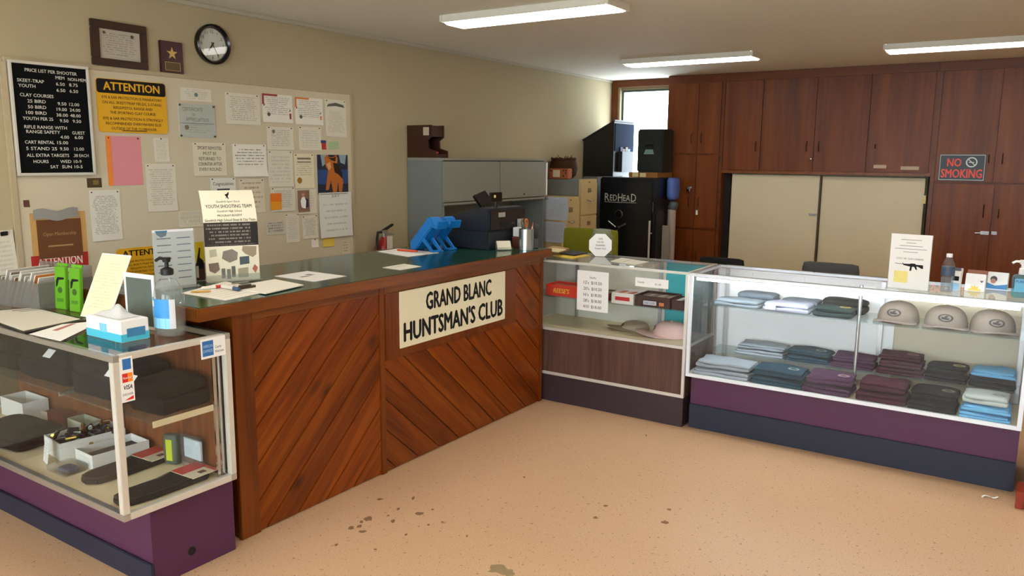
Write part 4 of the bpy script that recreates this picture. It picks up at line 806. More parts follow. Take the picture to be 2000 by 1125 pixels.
# dark case with emblem on a wooden tray on the safe
ty = 3.6; tr = thing('wooden_tray', 'low wooden tray with cream labels on the gun safe', 'tray', at((RY(1228, 340, ty).x+RY(1284, 340, ty).x)/2, ty, sz+.002)); tw = (RY(1284, 340, ty).x-RY(1228, 340, ty).x)/2
part('body', B(-tw, tw, 0, .40, 0, .055), plain('tray_wood', '#8a5a28', .5, 0, .3, .15, 12), tr, None, .003)
for x in (-.09, .0): part('cream_label', B(x-.035, x+.035, -.002, -.0005, .006, .05), P('#cdbf8a', .7), tr)
cy2 = 3.68; a, b = RY(1246, 252, cy2), RY(1296, 252, cy2)
ccs = thing('dark_equipment_case', 'dark green-black case with pale emblem on the wooden tray', 'case', at((a.x+b.x)/2, cy2, sz+.0575)); cw = (b.x-a.x)/2; chh = a.z-sz-.06
part('shell', B(-cw, cw, 0, .3, 0, chh), plain('dark_case', '#141a18', .4, 0, .4, .2, 20), ccs, None, .012); part('emblem', MB().prism([(-.07, chh*.42), (.05, chh*.42), (.035, chh*.53), (-.05, chh*.53)], -.004, -.0005, 1), P('#6f8a80', .5), ccs); part('grip', MB().tube([(-.06, -.001, chh*.60), (-.055, -.02, chh*.64), (.035, -.02, chh*.64), (.04, -.001, chh*.60)], .007, 6), BLACK, ccs)
# things stored between the safe and the tall cabinet
gy = 3.62
a = RY(1285, 360, gy); solo('blue_bag', MB().soft(.10, .18, .24, .04, .012, 3, 6), P('#4a62a8', .5), 'blue plastic bag stuffed beside the gun safe', 'bag', at(s1+.062, 3.78, 1.19))
bg = bpy.data.objects['blue_bag']
solo('grey_canister', MB().lathe([(.045, 0), (.05, .01), (.05, .07), (.04, .085), (.02, .09)], 18).xf(Matrix.Rotation(.3, 4, 'Y')), P('#4a5254', .35), 'round grey canister lid under the blue bag', 'canister', at(s1+.055, 3.78, 1.09))
solo('rolled_mat', MB().cyl((0, 0, 0), (0, 0, 1.085), .045, None, 18), plain('pale_mat', '#a2938a', .7), 'pale rolled mat standing beside the gun safe', 'mat', at(s1+.055, 3.78, 0))
solo('white_pole', MB().cyl((0, 0, 0), (0, 0, .98), .011, None, 10).cyl((0, 0, .84), (.03, 0, .85), .006), P('#b9b7ae', .5), 'thin white pole standing in front of the gun safe', 'pole', at(RY(1267, 480, 3.38).x, 3.38, 0))
solo('thin_board', B(-.03, .05, -.006, .006, 0, .92), P('#8c8478', .6), 'thin board edge standing against the tall cabinet', 'board', at(s1+.055, 3.61, 0))
# chairs
def chair(name, label, x, y, rz, mat, bw, bz0, bz1, frame_m):
    T = thing(name, label, 'chair', at(x, y, 0, rz))
    part('backrest', MB().soft(bw, .06, bz1-bz0, .028, .002, 2, 8, (0, .0, bz0)), mat, T); part('seat', MB().soft(bw, .46, .08, .035, .002, 4, 8, (0, -.26, .42)), mat, T)
    part('back_bracket', MB().tube([(0, .02, bz0+.1), (0, .045, bz0-.05), (0, 0, .42), (0, -.2, .40)], .016, 8), frame_m, T); part('column', MB().cyl((0, -.26, .10), (0, -.26, .42), .03), frame_m, T)
    for k in range(5):
        t = k*2*PI/5; d = V((math.cos(t), math.sin(t), 0)); o = V((0, -.26, 0)); l = part('leg', MB().tube([o+V((0, 0, .12)), o+d*.15+V((0, 0, .11)), o+d*.28+V((0, 0, .075))], .018, 8), frame_m, T)
        part('caster', MB().cyl(o+d*.28+V((-d.y*.02, d.x*.02, .03)), o+d*.28+V((d.y*.02, -d.x*.02, .03)), .03, None, 14), BLACK, l)
    return T
a, b = RY(1102, 455, 1.55), RY(1207, 455, 1.55)
chair('green_chair', 'olive green office chair behind the tip jar', (a.x+b.x)/2, 1.55, 0, plain('olive_fabric', '#7d7d22', .85, 0, .2, .1, 60), b.x-a.x, .56, RY(1150, 446, 1.55).z, BLACK)
a, b = RY(1567, 525, 1.6), RY(1679, 525, 1.6)
chair('grey_chair', 'grey upholstered chair behind the long shirt case', (a.x+b.x)/2, 1.6, 0, plain('grey_fabric', '#57565a', .85, 0, .2, .1, 60), b.x-a.x, .5, RY(1620, 513, 1.6).z, plain('dark_wood_frame', '#3a2018', .5))
a, b = RY(1380, 510, 1.3), RY(1440, 510, 1.3)
chair('black_chair', 'black low-backed chair behind the joint of the two cases', (a.x+b.x)/2, 1.3, 0, plain('black_fabric', '#1a1b1c', .85, 0, .2, .2, 40), .34, .5, RY(1410, 503, 1.3).z, BLACK)
# fire extinguisher hung on the wall
fe = thing('fire_extinguisher', 'red fire extinguisher with white tag hanging on the wall behind the counter', 'extinguisher', at(W+.085, .25, .575)); RED = P('#a02824', .3)
part('cylinder', MB().lathe([(.03, 0), (.066, .008), (.07, .03), (.07, .33), (.06, .37), (.03, .40), (.022, .42)], 24), RED, fe); part('valve', MB().cyl((0, 0, .42), (0, 0, .46), .02).box(-.012, .012, -.03, .03, .45, .475), P('#b9bab8', .3, .8), fe)
part('lever', MB().prism([(-.02, .475), (.10, .52), (.105, .505), (0, .465)], -.010, .010, 0).sh((0, 0, 0)), BLACK, fe); part('carry_handle', MB().prism([(-.01, .455), (.11, .44), (.11, .428), (-.01, .44)], -.010, .010, 0), P('#b9bab8', .3, .8), fe)
part('hose', MB().tube([(0, -.02, .46), (0, -.07, .46), (.02, -.10, .40), (.03, -.095, .30), (.03, -.088, .12)], .011, 8), BLACK, fe); part('inspection_tag', B(.066, .072, -.04, .02, .33, .43), P('#d0c8ba', .6), fe); part('bracket', B(-.083, -.06, -.03, .03, .2, .3), ALU, fe)
# ================================================================== on the counter top
def panel(name, label, cat, bl, br, tl, z, lean=0, thick=.004, depth=None):
    """upright panel from its bottom corners on a surface; returns thing frame (x right, y up, z out), width, height"""
    a, b = RZ(*bl, z), RZ(*br, z); r = (b-a).normalized(); w = (b-a).length; n = V((r.y, -r.x, 0)); hh = ztop(a, *tl)-z
    u = (V((0, 0, 1))*math.cos(lean)-n*math.sin(lean)); o = (a+b)/2+V((0, 0, .0015))
    T = thing(name, label, cat, frame(o, r, u)); return T, w, hh/math.cos(lean)
# schedule in an acrylic stand
T, w, h = panel('schedule_stand', 'white schedule sheet with blue rules in a clear stand by the counter end', 'sign', (304, 566), (383, 557), (299, 451), H, 0)
part('sheet', B(-w/2, w/2, .004, h, 0, .002), P('#dfe0e4', .6), T)
for k in range(7): 
    for s in (-1, 1): part('rule', B(s*w*.24-w*.17, s*w*.24+w*.17, h*(.16+.115*k)-.002, h*(.16+.115*k)+.002, .002, .0024), P('#3d4a72', .6), T)
part('blue_logo', MB().prism([(-w*.44, h*.985), (-w*.14, h*.985), (-w*.18, h*.90), (-w*.3, h*.87), (-w*.4, h*.92)], .002, .0025), P('#2f6f92', .5), T)
part('holder', MB().box(-w/2-.003, w/2+.003, 0, h*.96, .003, .005).box(-w/2-.003, w/2+.003, 0, .004, -.05, .06), ACRYL, T)
T, w, h = panel('yellow_flyer', 'yellow and black flyer standing between the schedule and the poster', 'flyer', (377, 550), (401, 547), (379, 474), H, 0)
part('sheet', B(-w/2, w/2, 0, h, 0, .002), P('#cdb51c', .6), T); part('brown_half', B(-w/2, w/2, .0, h*.45, .002, .0024), P('#4a2a1c', .6), T); part('dark_shape', MB().prism([(-w*.3, h*.3), (-w*.1, h*.55), (w*.1, h*.85), (w*.2, h*.84), (w*.12, h*.6), (w*.4, h*.5), (w*.4, h*.3)], .0024, .0028), INK, T); part('pale_figure', B(-w*.2, -w*.02, h*.08, h*.38, .0028, .0032), P('#b8aca0', .6), T)
# curled poster
a, b = RZ(404, 552, H), RZ(508, 545, H); r = (b-a).normalized(); w = (b-a).length; hp_ = ztop((a+b)/2, 445, 372)-H
ps = thing('shooting_team_poster', 'curled youth shooting team poster standing on the counter', 'poster', frame((a+b)/2+V((0, 0, .002)), r, (0, 0, 1)))
def pcurve(v): 
    y = v*hp_*1.03; t = max(0, v-.55)/.45
    return (y-.018*t*t, -.012*v-.085*t*t)
def pgrid(x0, x1, v0, v1, off, nu=4, nv=10):
    def f(u, v):
        vv = v0+(v1-v0)*v; y, z = pcurve(vv); return (w*(x0+(x1-x0)*u), y, z+off)
    return MB().grid(f, nu, nv, (0, 0, .0006))
part('sheet', pgrid(-.5, .5, 0, 1, 0, 6, 24), plain('poster_paper', '#e6e0c8', .6, 0, .3, .02, 8), ps)
part('dark_band', pgrid(-.5, .5, .375, .63, .0008), printed('poster_band', '#3a332f', '#9c948a', 7, .6, size=.45, top=.95, bot=.05, marg=.03), ps); part('band_end', pgrid(.36, .5, .40, .62, .0013), P('#1d1b1c', .5), ps)
m = MB()
for s, x, v, hh, ww, bo in (('YOUTH SHOOTING TEAM', 0, .81, .017, .86, .008), ('Goodrich Sport Shoot', 0, .865, .010, .44, 0), ('Goodrich High School', 0, .755, .010, .46, 0), ('PROGRAM BENEFIT', 0, .705, .010, .46, 0), ('Goodrich High School Skeet & Clay Team', 0, .655, .012, .94, .004)):
    t_ = MB(); text(t_, s, x, 0, hh, w*ww, bo)
    for p_ in t_.v: y, z = pcurve(v+p_.y/hp_); p_.y = y; p_.z = z+.0009
    m.add(t_.v, t_.f)
part('lettering', m, INK, ps)
m = MB().prism([(-.008, 0), (-.003, .016), (-.010, .03), (0, .034), (.012, .05), (.010, .030), (.004, .02), (.006, 0), (.002, 0), (0, .012)], 0, .0006)
for p_ in m.v: y, z = pcurve(.895+p_.y*.75/hp_); p_.y = y; p_.z += z+.0008
part('shooter_emblem', m, INK, ps)
def on(v0, poly, c): 
    m = MB().prism([(x*w, hp_*y) for x, y in poly], 0, .0008); 
    for p_ in m.v: p_.z += pcurve(p_.y/hp_)[1]+.0006
    part('pictured_item', m, c if not isinstance(c, str) else P(c, .6), ps)
for poly, c in (([(-.42, .27), (-.42, .35), (-.3, .36), (-.29, .28)], '#b9b49a'), ([(-.2, .25), (-.17, .33), (.0, .35), (.1, .31), (.08, .23), (-.06, .2)], '#857a6f'), ([(.18, .33), (.2, .38), (.46, .37), (.45, .28), (.38, .25), (.24, .29)], '#9a8a72'), ([(.13, .17), (.13, .26), (.31, .265), (.31, .18)], '#4a5560'), ([(-.44, .12), (-.45, .2), (-.27, .21), (-.25, .13), (-.34, .09)], '#7c6a5e'), ([(-.22, .03), (-.22, .14), (-.15, .14), (-.15, .03)], '#6f706c'), ([(-.12, .02), (-.12, .13), (-.05, .13), (-.05, .02)], '#777872'), ([(-.03, .04), (-.03, .16), (.04, .16), (.04, .04)], '#5e5f5c'), ([(.09, .03), (.09, .13), (.28, .14), (.28, .03)], '#a39c88'), ([(.36, .12), (.41, .17), (.47, .13), (.42, .07)], '#b5645c')): on(0, poly, c)
part('holder', MB().box(-w/2-.003, w/2+.003, 0, hp_*.6, -.017, -.015).box(-w/2-.003, w/2+.003, 0, .003, -.06, .05).box(-w/2-.003, w/2+.003, .003, .03, .004, .006), ACRYL, ps)
# loose sheets, clipboard, pens
def flat(name, label, cat, quad, z, mat, th=.0015, extra=None, group=None):
    q = [RZ(*c, z) for c in quad]; c = sum(q, V())/4; mb = MB().prism([((k-c).x, (k-c).y) for k in q], .0008, th+.0008)
    if extra is None: return solo(name, mb, mat, label, cat, at(c.x, c.y, z), group)
    T = thing(name, label, cat, at(c.x, c.y, z), group); part('page', mb, mat, T); extra(T, [k-c for k in q], th+.0008); return T
def bil(q, u, v): return (q[0]*(1-u)+q[1]*u)*(1-v)+(q[3]*(1-u)+q[2]*u)*v
def strips(rows, c, name='printed_line'):
    def f(T, q, z):
        for u0, u1, v0, v1 in rows: part(name, MB().prism([tuple(bil(q, u, v))[:2] for u, v in ((u0, v0), (u1, v0), (u1, v1), (u0, v1))], z, z+.0003), P(c, .6), T)
    return f
flat('sign_in_sheet', 'white sign-in sheet with pens lying on it at the counter end', 'paper', ((354, 574), (440, 551), (527, 570), (441, 588)), H, PAPER, .003, strips([(.1, .9, .1+.12*k, .112+.12*k) for k in range(7)], '#b8b2a2'))
def clipf(T, q, z):
    m = bil(q, .08, .35); d = (q[1]-q[0]).normalized(); part('clip', MB().cb((0, 0, .006), (.02, .10, .01)).cyl((.0, -.03, .012), (0, .03, .012), .006).xf(Matrix.Rotation(0, 4, 'Z')).sh((m.x, m.y, z)), P('#4c4038', .3, .6), T)
flat('clipboard', 'clipboard with white sheet beside the standing poster', 'clipboard', ((447, 563), (537, 547), (593, 558), (519, 575)), H+.004, PAPER, .004, clipf)
flat('loose_sheet', 'white sheet with small grey print in the middle of the counter', 'paper', ((536, 540), (600, 530), (677, 540), (614, 551)), H, WHITEP, .0015, strips([(.25, .5, .42, .5), (.55, .7, .3, .45)], '#8d8a88'))
flat('loose_sheet', 'small white slip on the counter near the club sign', 'paper', ((747, 523), (789, 516), (824, 521), (782, 528)), H, PAPER, .0015, strips([(.2, .8, .2, .24), (.2, .8, .4, .44)], '#b0aaa0'))
flat('loose_sheet', 'white sheet with an orange pen beside the blue stands', 'paper', ((738, 492), (778, 486), (857, 494), (797, 502)), H, WHITEP, .002, strips([(.1, .9, .15, .17)], '#c9c4ba'))
def pen(label, p0, p1, z, r, c, tip=None, cat='pen', name='pen', capc=None):
    a, b = RZ(*p0, z), RZ(*p1, z); a.z = b.z = z+r; d = (b-a); L = d.length; T = thing(name, label, cat, at(a.x, a.y, z+.0006, math.atan2(d.y, d.x)))
    part('barrel', MB().cyl((0, 0, r), (L*.7, 0, r), r, None, 12), P(c, .4), T); part('cap', MB().cyl((L*.7, 0, r), (L, 0, r), r*1.12, r*.9, 12).sh((0, 0, r*.12)), P(capc or c, .4), T); part('tip', MB().cyl((-.008, 0, r), (0, 0, r), r*.4, r*.9, 10), P(tip or c, .4), T)
zz = H+.0045
pen('white marker with a red cap on the sign-in sheet', (396, 566), (432, 563), zz, .007, '#e8e4da', capc='#c0342c', name='marker', cat='marker')
pen('white marker with a blue end on the sign-in sheet', (434, 563), (467, 569), zz, .008, '#e6e4de', capc='#3f5a86', name='marker', cat='marker')
pen('slim yellow pencil on the sign-in sheet', (376, 572), (412, 571), zz, .004, '#c99a3a', name='pencil', cat='pencil'); 
pen('slim grey pen on the clipboard', (455, 556), (498, 551), H+.0095, .004, '#8a8478', capc='#3b3733')
pen('orange-red pen on the white sheet', (777, 490), (815, 493), H+.003, .006, '#e0502e')
# two bright blue plastic stands
BLU = plain('bright_blue_plastic', '#1277c9', .35, 0, .5, .04, 10)
def blue_stand(label, px, py, rz, s=1.0):
    o = RZ(px, py, H); T = thing('blue_stand', label, 'stand', at(o.x, o.y, H+.001, rz))
    part('slab', MB().prism([(0, 0), (.05*s, 0), (.235*s, .175*s), (.22*s, .215*s), (.185*s, .225*s), (-.005*s, .05*s)], -.045*s, .045*s, 1), BLU, T, None, .006)
    part('cradle', MB().prism([(.19*s, .165*s), (.27*s, .15*s), (.29*s, .20*s), (.275*s, .205*s), (.262*s, .172*s), (.22*s, .19*s)], -.042*s, .042*s, 1), BLU, T, None, .003)
    for y in (-.04*s, .028*s): part('prop_leg', MB().prism([(.11*s, .07*s), (.135*s, .09*s), (.235*s, .0), (.205*s, .0)], y, y+.012*s, 1), BLU, T, None, .002)
    part('prop_bar', B(.195*s, .24*s, -.04*s, .04*s, 0, .012*s), BLU, T, None, .002); return T
blue_stand('bright blue plastic stand on the orange-pen sheet side', 812, 487, -.2, .98); blue_stand('second bright blue plastic stand tucked against the cash register', 840, 482.5, -.2, .95)
# cash register
REG = plain('register_charcoal', '#22262e', .4, 0, .45, .06, 20); REGB = plain('register_back', '#2a211d', .45, 0, .4, .08, 20)
cr = RZ(948, 490, H); rg = thing('cash_register', 'dark grey cash register with tilted display on the counter', 'cash register', at(cr.x, cr.y+.03, H+.002, math.radians(-4)))
part('drawer_box', B(-.40, 0, 0, .40, 0, .115), REG, rg, None, .006); part('foot_gap', B(-.41, .003, .01, .39, .115, .121), BLACK, rg)
part('housing', MB().prism([(-.40, .121), (0, .121), (0, .262), (-.08, .268), (-.40, .175)], .004, .396, 1), REG, rg, None, .008)
part('rear_cover', MB().box(0, .004, .02, .385, .125, .25), REGB, rg, None, .002); part('paper_label', B(.004, .0048, .10, .17, .205, .235), P('#a39b93', .6), rg); part('socket_recess', B(.003, .006, .12, .2, .135, .175), BLACK, rg); part('key_lock', MB().cyl((.004, .245, .155), (.014, .245, .155), .010), CHROME, rg)
part('keypad', MB().prism([(-.38, .183), (-.12, .259), (-.122, .265), (-.382, .189)], .05, .36, 1), P('#4d4c48', .5), rg)
part('operator_display', MB().box(-.008, .008, -.075, .075, -.045, .045).xf(Matrix.Rotation(-.6, 4, 'Y') @ Matrix.Rotation(.25, 4, 'X')).sh((-.13, .10, .318)), BLACKG, rg, None, .004); part('display_neck', MB().cyl((-.12, .10, .255), (-.13, .10, .29), .014), BLACK, rg)
part('customer_display', MB().box(-.012, .012, -.055, .055, -.03, .03).sh((-.02, .10, .335)), BLACKG, rg, None, .004); part('display_pole', MB().cyl((-.02, .10, .262), (-.02, .10, .307), .010), BLACK, rg); part('display_lamp', disc(MB(), 0, 0, .010, 0, .003).xf(Matrix.Rotation(PI/2, 4, 'Y')).sh((-.008, .075, .34)), P('#d9cf8a', .4), rg)
# card holder, boxes, pen cup
a = RZ(986, 489, H); ch = thing('card_holder', 'small clear holder of cream cards beside the register', 'card holder', at(a.x, a.y, H+.001, .9))
for k in range(4): part('card', MB().box(-.045, .045, -.0005, .0005, 0, .058).xf(Matrix.Rotation(-.5, 4, 'X')).sh((0, .006*k, .005)), P('#d6cfb8', .6), ch)
part('tray', MB().box(-.05, .05, -.012, .045, 0, .004).box(-.05, .05, -.012, -.009, .004, .02).box(-.05, .05, .042, .045, .004, .05), ACRYL, ch)
a = RZ(1012, 483, H); bb = thing('brown_card_box', 'brown index box with white front card between register and pen cup', 'box', at(-.150, -.062, H+.001, 0))
part('box', B(-.034, .034, -.034, .034, 0, .075), plain('red_brown_box', '#5b2a20', .45), bb, None, .003); part('front_card', B(.034, .0355, -.005, .03, .008, .065), P('#b8b0a4', .6), bb); part('white_pad', B(-.03, .03, -.03, .02, .0755, .135), P('#d3cfca', .6), bb, None, .003)
a = RZ(1020, 480, H); nb = thing('leaflet_rack', 'white leaflet rack with green label behind the pen cup', 'rack', at(-.185, .0, H+.001, 0))
part('back', B(-.006, 0, -.022, .036, 0, .185), P('#a9aca8', .5), nb); part('front', B(.04, .044, -.022, .036, 0, .11), P('#b5b8b4', .5), nb); part('foot', B(-.006, .044, -.022, .036, 0, .006), P('#a9aca8', .5), nb); part('leaflets', B(.004, .034, -.02, .034, .006, .16), P('#8f9894', .6), nb); part('green_label', B(.0345, .0355, -.012, .022, .12, .155), P('#1f7a4a', .5), nb)
a = RZ(1041, 489, H); pc = thing('pen_cup', 'brushed silver pen cup at the counter corner', 'cup', at(a.x-.05, a.y-.005, H+.001)); R0 = .048
part('cup', MB().lathe([(R0, 0), (R0, .006), (R0, .135), (R0-.003, .135), (R0-.003, .006)], 28, close=False).cyl((0, 0, 0), (0, 0, .005), R0-.001, None, 28), plain('silver_cup', '#b4bcc2', .22, .9), pc)
cc = V((a.x-.05, a.y-.005, H+.001))
def incup(name, label, cat, dx, dy, tx, ty, L, r, c):
    b0 = V((dx, dy, .010)); d = V((tx, ty, 1)).normalized(); T = thing(name, label, cat, Matrix.Translation(cc)); part('shaft', MB().cyl(b0, b0+d*L*.85, r, None, 8), P(c, .4), T); part('end', MB().cyl(b0+d*L*.85, b0+d*L, r*1.05, r*.6, 8), P('#1d1d20' if c != '#c9b79a' else '#b23b34', .4), T)
incup('pen', 'dark pen standing in the silver cup', 'pen', .01, .02, .08, .12, .165, .005, '#22242c'); incup('pencil', 'cream and red pencil standing in the silver cup', 'pencil', .02, .0, .12, .1, .17, .004, '#c9b79a')
scT = thing('scissors', 'orange-handled scissors standing in the silver cup', 'scissors', Matrix.Translation(cc))
def loop(cy, cz, ry, rz): return MB().tube([(-.012, cy+ry*math.cos(k*PI/7), cz+rz*math.sin(k*PI/7)) for k in range(15)], .006, 6)
part('finger_loop', loop(-.022, .172, .016, .028), P('#6d5a48', .5), scT); part('finger_loop', loop(.018, .168, .017, .028), P('#c9702c', .45), scT); part('blade', MB().box(-.014, -.010, -.022, -.008, .012, .15), ALU, scT); part('blade', MB().box(-.010, -.006, .002, .014, .012, .15), ALU, scT)
o = RZ(1060, 489, H); st = thing('black_stapler', 'black stapler standing on end beside the silver cup', 'stapler', at(a.x-.055, a.y+.125, H+.001, .5))
part('arm', MB().prism([(.0, .0), (.045, .0), (.06, .06), (.075, .15), (.045, .155), (.03, .07)], -.014, .014, 0), BLACKG, st, None, .004); part('base', MB().prism([(-.03, 0), (.02, 0), (.05, .05), (.02, .06)], -.016, .016, 0), BLACK, st, None, .003)
# ================================================================== on the showcases
# middle case
a = RZ(1172, 500, S); tj = thing('tip_jar', 'clear tip jar behind a white octagonal card', 'jar', at(a.x-.02, a.y+.06, S+.001)); JR = .075
part('jar', MB().lathe([(JR*.9, 0), (JR, .01), (JR, .13), (JR*.8, .16), (JR*.78, .172), (JR*.76, .172), (JR*.78, .16), (JR*.96, .13), (JR*.96, .012)], 28, close=False).cyl((0, 0, 0), (0, 0, .006), JR*.9, None, 28), PLAST, tj); part('lid_rim', MB().lathe([(JR*.80, .160), (JR*.84, .164), (JR*.84, .176), (JR*.79, .178), (JR*.77, .17)], 28, close=False), ACRYL, tj)
for k in range(5): part('banknote', MB().grid(lambda u, v, k=k: (.05*(u-.5)+.01*k-.02, .04*math.sin(v*5+k)*.5, .012+.014*k+.02*v+.01*math.sin(u*6+k)), 5, 5, (0, 0, .0006)), P('#9aa886', .7), tj)
r0 = V((math.cos(.45), math.sin(.45), 0)); ocR = .083; oc = thing('tip_card', 'white octagonal tips card leaning on the clear jar', 'card', frame(RZ(1172, 501, S)+V((0, 0, .002)), r0, V((0, 0, 1))))
part('card', MB().prism([(ocR*math.cos(PI/8+k*PI/4), ocR*.925+ocR*math.sin(PI/8+k*PI/4)) for k in range(8)], 0, .004), WHITEP, oc)
m = MB()
for s, y, ww in (('TIPS', .042, .03), ('FOR THE', .02, .044), ('TRAPPERS', -.002, .066), ('THANK YOU!', -.024, .076)): text(m, s, 0, ocR*.925+y, .012, ww, .006, z=.0045)
part('lettering', m, P('#3a3a42', .6), oc)
flat('note_card', 'cream card lying on the middle case by the tip card', 'card', ((1192, 511), (1214, 504), (1267, 512), (1241, 518)), S, P('#d0ccbc', .6), .002, strips([(.2, .8, .4, .45)], '#a8a496'))
flat('envelope_stack', 'stack of tan envelopes at the back corner of the middle case', 'envelopes', ((1062, 494), (1080, 488.5), (1112, 493), (1094, 498)), S, P('#a8875c', .7), .03, strips([(.1, .9, .1, .12)], '#8a6c46'))
flat('paper_pile', 'cream paper pile lying on the tan envelopes', 'paper', ((1064, 491), (1080, 486), (1106, 489), (1090, 494)), S+.031, P('#d3c79c', .7), .006, strips([(.2, .8, .3, .34)], '#a99f7c'))
flat('yellow_pad', 'yellow note pad beside the tip card', 'pad', ((1080, 500), (1110, 497), (1152, 500), (1118, 506)), S, P('#d8b83c', .7), .005, strips([(.1, .9, .3, .34), (.1, .9, .6, .64)], '#b3952c'))
flat('black_folder', 'black folder lying on the yellow pad', 'folder', ((1093, 496), (1118, 490), (1148, 495), (1122, 500)), S+.008, BLACK, .006, strips([(.1, .4, .2, .6)], '#2c2c30'))
# right case
T, w, h = panel('raffle_sign', 'white rifle raffle sheet with yellow note in a clear stand on the long case', 'sign', (1733, 562), (1812, 570), (1741, 456), S, 0)
part('sheet', B(-w/2, w/2, .003, h, 0, .002), WHITEP, T)
for k, ww in enumerate((.5, .24, .56, .78, .36)): part('printed_line', B(-w*ww/2, w*ww/2, h*(.90-.055*k)-h*.006, h*(.90-.055*k)+h*.006, .002, .0024), P('#a4a4aa', .6), T)
m = MB(); text(m, 'COLT AR 15A4 CARBINE', 0, h*.56, h*.032, w*.66, 0, z=.0026); part('caption', m, P('#6a6a72', .6), T)
part('rifle_picture', MB().prism([(-w*.36, h*.46), (-w*.36, h*.467), (-w*.17, h*.463), (-w*.165, h*.485), (-w*.155, h*.485), (-w*.15, h*.465), (w*.0, h*.468), (w*.05, h*.48), (w*.14, h*.478), (w*.16, h*.462), (w*.33, h*.462), (w*.34, h*.40), (w*.31, h*.395), (w*.2, h*.43), (w*.17, h*.425), (w*.2, h*.375), (w*.165, h*.37), (w*.12, h*.42), (w*.07, h*.42), (w*.055, h*.345), (w*.01, h*.345), (w*.02, h*.42), (-w*.15, h*.44), (-w*.155, h*.455)], .002, .0026), INK, T)
part('sticky_note', B(-w*.36, -w*.02, h*.12, h*.33, .002, .0028), P('#efe08a', .7), T); part('holder', MB().box(-w/2-.003, w/2+.003, 0, h, -.003, -.001).box(-w/2-.003, w/2+.003, 0, .003, -.05, .05), ACRYL, T)
def lathe_thing(name, label, cat, M, parts): 
    T = thing(name, label, cat, M)
    for n, prof, mat in parts: part(n, MB().lathe(prof, 28, close=True), mat, T)
    return T
b0 = RZ(1847, 571, S); WATER = glassy('water_plastic', (.86, .93, .97), 1.35, .05, .10, (.7, .82, .9))
T = lathe_thing('water_bottle', 'small clear water bottle with blue label on the long case', 'bottle', at(b0.x, b0.y+.02, S+.001), [('body', [(.026, 0), (.030, .004), (.031, .02), (.029, .03), (.031, .042), (.029, .055), (.031, .068), (.031, .13), (.027, .148), (.018, .166), (.013, .176), (.013, .184)], PLAST), ('label', [(.0315, .085), (.0318, .086), (.0318, .130), (.0315, .131)], P('#46566a', .45)), ('water', [(.024, .003), (.027, .006), (.027, .075), (.024, .078)], WATER), ('cap', [(.014, .178), (.0145, .180), (.0145, .194), (.013, .196)], P('#e4e4e0', .5))])
def card_box(name, label, bl, br, tl, c, lean, deco, z=S, d=.03):
    T, w, h = panel(name, label, 'card box', bl, br, tl, z, lean); part('box', B(-w/2, w/2, 0, h, -d, 0), c, T, None, .002); deco(T, w, h, d); return T
card_box('card_dispenser', 'slim white card box with black band right beside the water bottle', (1855, 566), (1871, 568), (1862, 523), WHITEP, .15, lambda T, w, h, d: (part('grey_top', B(-w/2, w/2, h*.86, h, .0, .0008), P('#6a6a72', .5), T), part('black_band', B(-w*.42, w*.4, h*.42, h*.62, .0, .0008), INK, T), part('blue_foot', B(-w/2, w/2, 0, h*.32, 0, .0008), P('#9cc4e6', .5), T)))
card_box('card_dispenser', 'white card box with yellow sunburst on the long case', (1883, 567), (1922, 571), (1887, 534), WHITEP, .12, lambda T, w, h, d: (part('sunburst', MB().prism([(-w*.32, h*.02)]+[((.32 if k % 2 else .2)*w*math.cos(PI-k*PI/10), h*.02+(.34 if k % 2 else .22)*h*math.sin(k*PI/10)) for k in range(1, 10)]+[(w*.32, h*.02)], 0, .0008), P('#e6c55a', .6), T), part('small_mark', MB().prism([(w*.22, h*.62), (w*.42, h*.62), (w*.32, h*.5)], 0, .0008), P('#6a6a72', .6), T), part('brown_flap', B(-w/2, w/2, h, h*1.22, -d, -d+.003), P('#8a5440', .6), T)))
card_box('card_dispenser', 'white card box with a blue wave and portrait on the long case', (1926, 563), (1966, 567), (1930, 531), WHITEP, .12, lambda T, w, h, d: (part('blue_wave', MB().prism([(-w*.5, 0), (w*.5, 0), (w*.5, h*.32), (w*.2, h*.25), (-w*.1, h*.2), (-w*.5, h*.34)], 0, .0008), P('#3f82b8', .5), T), part('portrait_hair', disc(MB(), -w*.18, h*.58, h*.18, 0, .0007), P('#4a4a50', .6), T), part('portrait_face', disc(MB(), -w*.2, h*.46, h*.14, .0007, .0012), P('#b98a78', .6), T)))
b0 = RZ(1988, 583, S); pu = thing('pump_sanitizer', 'clear blue hand sanitizer pump bottle at the end of the long case', 'bottle', at(b0.x+.006, b0.y+.03, S+.001)); BLUGEL = glassy('blue_gel', (.55, .85, .93), 1.38, .04, .12, (.4, .75, .85))
part('bottle', MB().soft(.078, .05, .115, .016, 0, 0, 8), BLUGEL, pu); part('label', B(-.026, .034, -.0262, -.0254, .03, .095), P('#6db8d8', .5), pu); m = MB(); text(m, 'PURELL', .004, .082, .013, .05, .01); m.xf(Matrix.Rotation(PI/2, 4, 'X')); part('lettering', m.sh((0, -.0264, 0)), P('#2c3c86', .5), pu)
part('collar', MB().lathe([(.014, .115), (.016, .118), (.014, .145), (.008, .15), (.008, .168)], 18), WHITEP, pu); part('pump_head', MB().cyl((0, 0, .165), (0, 0, .185), .014, .016, 16).tube([(0, 0, .176), (-.03, -.004, .178), (-.045, -.006, .168)], .006, 8), WHITEP, pu)
